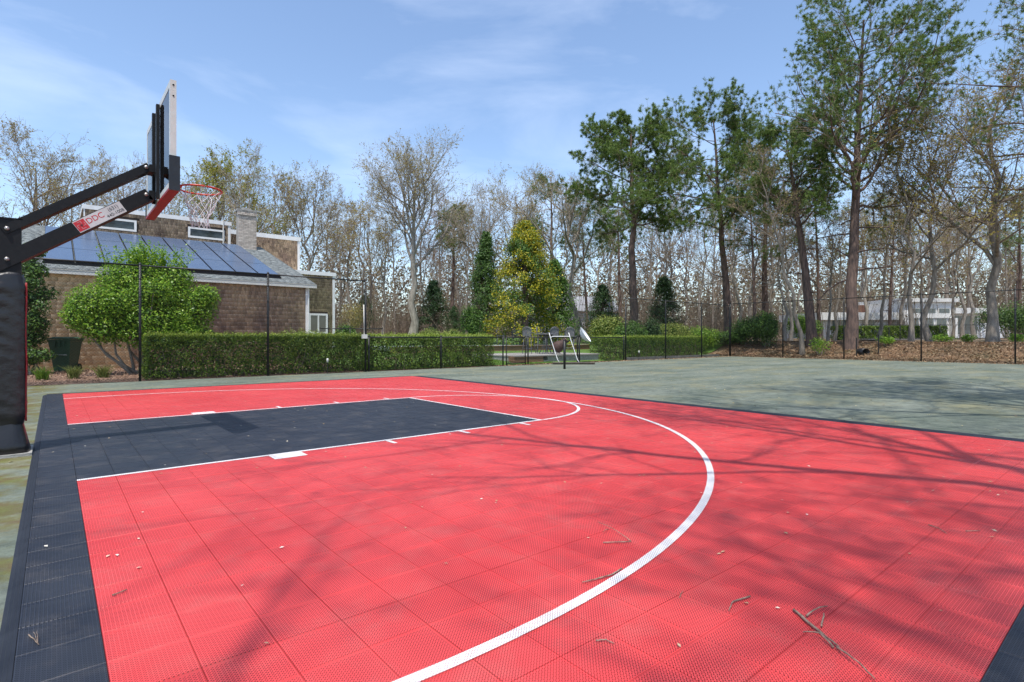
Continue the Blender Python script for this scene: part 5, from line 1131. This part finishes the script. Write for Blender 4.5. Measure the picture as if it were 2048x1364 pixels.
# posts and pipe on the leaf bank
for c, d, h, lb in ((1713, 29.6, .95, 'left'), (1757, 29.2, 1.0, 'middle'), (1778, 30.4, .9, 'right')):
    p = tloc(c, d); o = MB().tube([(0, 0, -.1), (0, 0, h)], .03, 8).lathe([(.036, h - .02), (.036, h + .02), (0, h + .03)], 8).build('low_post', M_FENCE); o.location = p; tag(o, f'{lb} of three short black posts on the leaf bank beside the big pine', 'post', 'short posts on the bank')
p = tloc(1732, 29.4); o = MB().lathe([(.21, -.5), (.21, 0), (.19, 0), (.19, -.45), (0, -.45)], 20, Matrix.Translation((0, 0, .16)) @ Matrix.Rotation(math.radians(90), 4, 'X') @ Matrix.Identity(4)).build('drain_pipe', M_BLACKVINYL, None, True); o.location = p; o.rotation_euler = (0, 0, -YAW); tag(o, 'black round pipe end lying in the dead leaves behind the right-hand fence', 'pipe')

# ------------------------------------------------------------------ loose stuff on the ground
rl = np.random.default_rng(91)
def litter(name, n, gen, size, m, label, cat, jit=.35, aspect=.65):
    P = gen(n); V, F = leaf_mesh(rl, P, np.tile([0, 0, 1.], (len(P), 1)), size, aspect, jit); o = obj(name, fast_mesh(name, V, F, None, m)); tag(o, label, cat, kind='stuff'); return o
def bank(n):
    u = rl.uniform(32.5, 40, n); v = rl.uniform(-6, 11.5, n); return np.stack([u, v, gz(u, v) + .015 + rl.random(n) * .05], -1)
litter('leaf_litter', 26000, bank, .095, L_LITTER, 'brown dead leaves covering the bank behind the right-hand fence', 'leaf litter')
def kerb(n):
    a = rl.random(n) < .6; u = np.where(a, rl.uniform(14, 32.4, n), 32.4 - np.abs(rl.normal(0, .25, n))); v = np.where(a, 10.0 - np.abs(rl.normal(0, .16, n)), rl.uniform(-6, 10, n)); return np.stack([u, v, .008 + rl.random(n) * .02], -1)
litter('drifted_leaves', 2600, kerb, .06, L_LITTER, 'dead leaves drifted along the far edges of the clay', 'leaf litter')
def scat(n): u = rl.uniform(-1, 32, n); v = rl.uniform(-7, 9.8, n); k = ~((u > .3) & (u < 9) & (v > -7.6) & (v < 7.1)); return np.stack([u, v, np.full(n, .006)], -1)[k]
litter('clay_debris', 3000, scat, .035, leafmat('tan_debris', [(.30, .24, .10), (.42, .36, .20), (.20, .12, .06)], .8, .1), 'small yellow and brown specks of plant debris on the green clay', 'debris', .15)
def petals(n): u = rl.uniform(.5, 8.7, n); v = -6.8 + 13.6 * rl.random(n) ** 1.2; return np.stack([u, v, np.full(n, .0262)], -1)
litter('fallen_petals', 330, petals, .022, leafmat('pale_petal', [(.75, .72, .66), (.55, .45, .25), (.40, .26, .14), (.68, .62, .5)], .8, .2), 'tiny pale petals and bud scales scattered over the sport court', 'petals', .15)
def mul(n): u = rl.uniform(-3, 8.5, n); v = rl.uniform(10.05, 15.3, n); return np.stack([u, v, gz(u, v) + .03 + .02 * rl.random(n)], -1)
litter('mulch_chips', 9000, mul, .06, leafmat('chips', [(.13, .075, .05), (.28, .17, .11), (.42, .30, .21)], .9, .05), 'brown wood chips of the mulch bed below the house', 'mulch', .4, .4)
def lg_(n): u = rl.uniform(13.5, 18, n); v = rl.uniform(10.4, 16.5, n); return np.stack([u, v, gz(u, v) + .05], -1)
P = lg_(7000); D = np.stack([rl.normal(0, .3, 7000), rl.normal(0, .3, 7000), np.ones(7000)], -1); V, F = tuft_mesh(rl, P - [0, 0, .04], D, .07, 3, .012, .3)
tag(obj('lawn_grass', fast_mesh('lawn_grass', V, None, F, L_GRASS)), 'short bright grass between the hedge end and the patio', 'grass', kind='stuff')

# fallen twigs on the tiles, each its own
def gp2(px, py):
    k = FWD + RGT * (px - 1024) / FPX + np.array([0, 0, (HY - py) / FPX]); t = (.024 - CAM[2]) / k[2]; return CAM + k * t
M_STICK = mat('dry_twig', (.36, .27, .20), (.13, .09, .065), 60, .9, .5, 120)
def twig(paths, label, r=.0045):
    r = r * .68
    pts = [[gp2(*q) for q in p] for p in paths]; o0 = np.array(pts[0][0]); mb = MB(); rr = random.Random(len(label))
    for i, p in enumerate(pts):
        r0 = r if i == 0 else r * .62; dense = []
        for a, b in zip(p[:-1], p[1:]):
            for t in np.linspace(0, 1, 5)[:-1]: dense.append(np.array(a) * (1 - t) + np.array(b) * t + [rr.uniform(-.002, .002), rr.uniform(-.002, .002), 0])
        dense.append(np.array(p[-1])); n = len(dense)
        dense = [q - o0 + [0, 0, r0 * .9 + (.012 * math.sin(j / n * 3.1) if i else 0)] for j, q in enumerate(dense)]
        mb.tube(dense, [r0 * (1 - .55 * j / n) * rr.uniform(.85, 1.2) for j in range(n)], 7)
    o = mb.build('fallen_twig', M_STICK, None, True); o.location = tuple(o0); tag(o, label, 'twig', 'twigs on the court'); return o
twig([[(1588, 1222), (1620, 1250), (1652, 1275), (1678, 1296)], [(1612, 1234), (1633, 1224), (1655, 1216)], [(1642, 1254), (1648, 1240), (1647, 1230)], [(1668, 1296), (1640, 1274), (1606, 1268)], [(1674, 1296), (1690, 1312), (1720, 1336), (1750, 1362)]], 'largest fallen twig, forked, near the bottom right of the red court', .0085)
twig([[(1206, 1086), (1262, 1084)], [(1262, 1083), (1230, 1064), (1196, 1046)], [(1216, 1060), (1206, 1068)]], 'bent V-shaped fallen twig left of the white arc', .0055)
twig([[(1244, 1138), (1225, 1150), (1190, 1160), (1164, 1166)]], 'plain slightly curved fallen twig just left of the white arc', .006)
twig([[(1500, 1194), (1466, 1204), (1458, 1222)]], 'small hooked fallen twig right of the white arc', .0055)
twig([[(1192, 1282), (1212, 1280), (1228, 1288)]], 'short curled twig near the bottom centre', .004)
twig([[(1358, 1196), (1366, 1182)]], 'tiny straight twig right beside the near part of the white arc', .003)
twig([[(225, 1192), (254, 1180)]], 'short dark twig on the red tiles near the left border', .005)
twig([[(1857, 1050), (1880, 1058), (1894, 1068)]], 'thin twig on the red court at the right', .004)
twig([[(1932, 1063), (1960, 1062)]], 'small straight twig on the red court at the far right', .004)
twig([[(58, 1270), (78, 1290)], [(76, 1289), (74, 1266)], [(77, 1290), (66, 1268)]], 'pine needle bundle on the navy border at the lower left', .003)
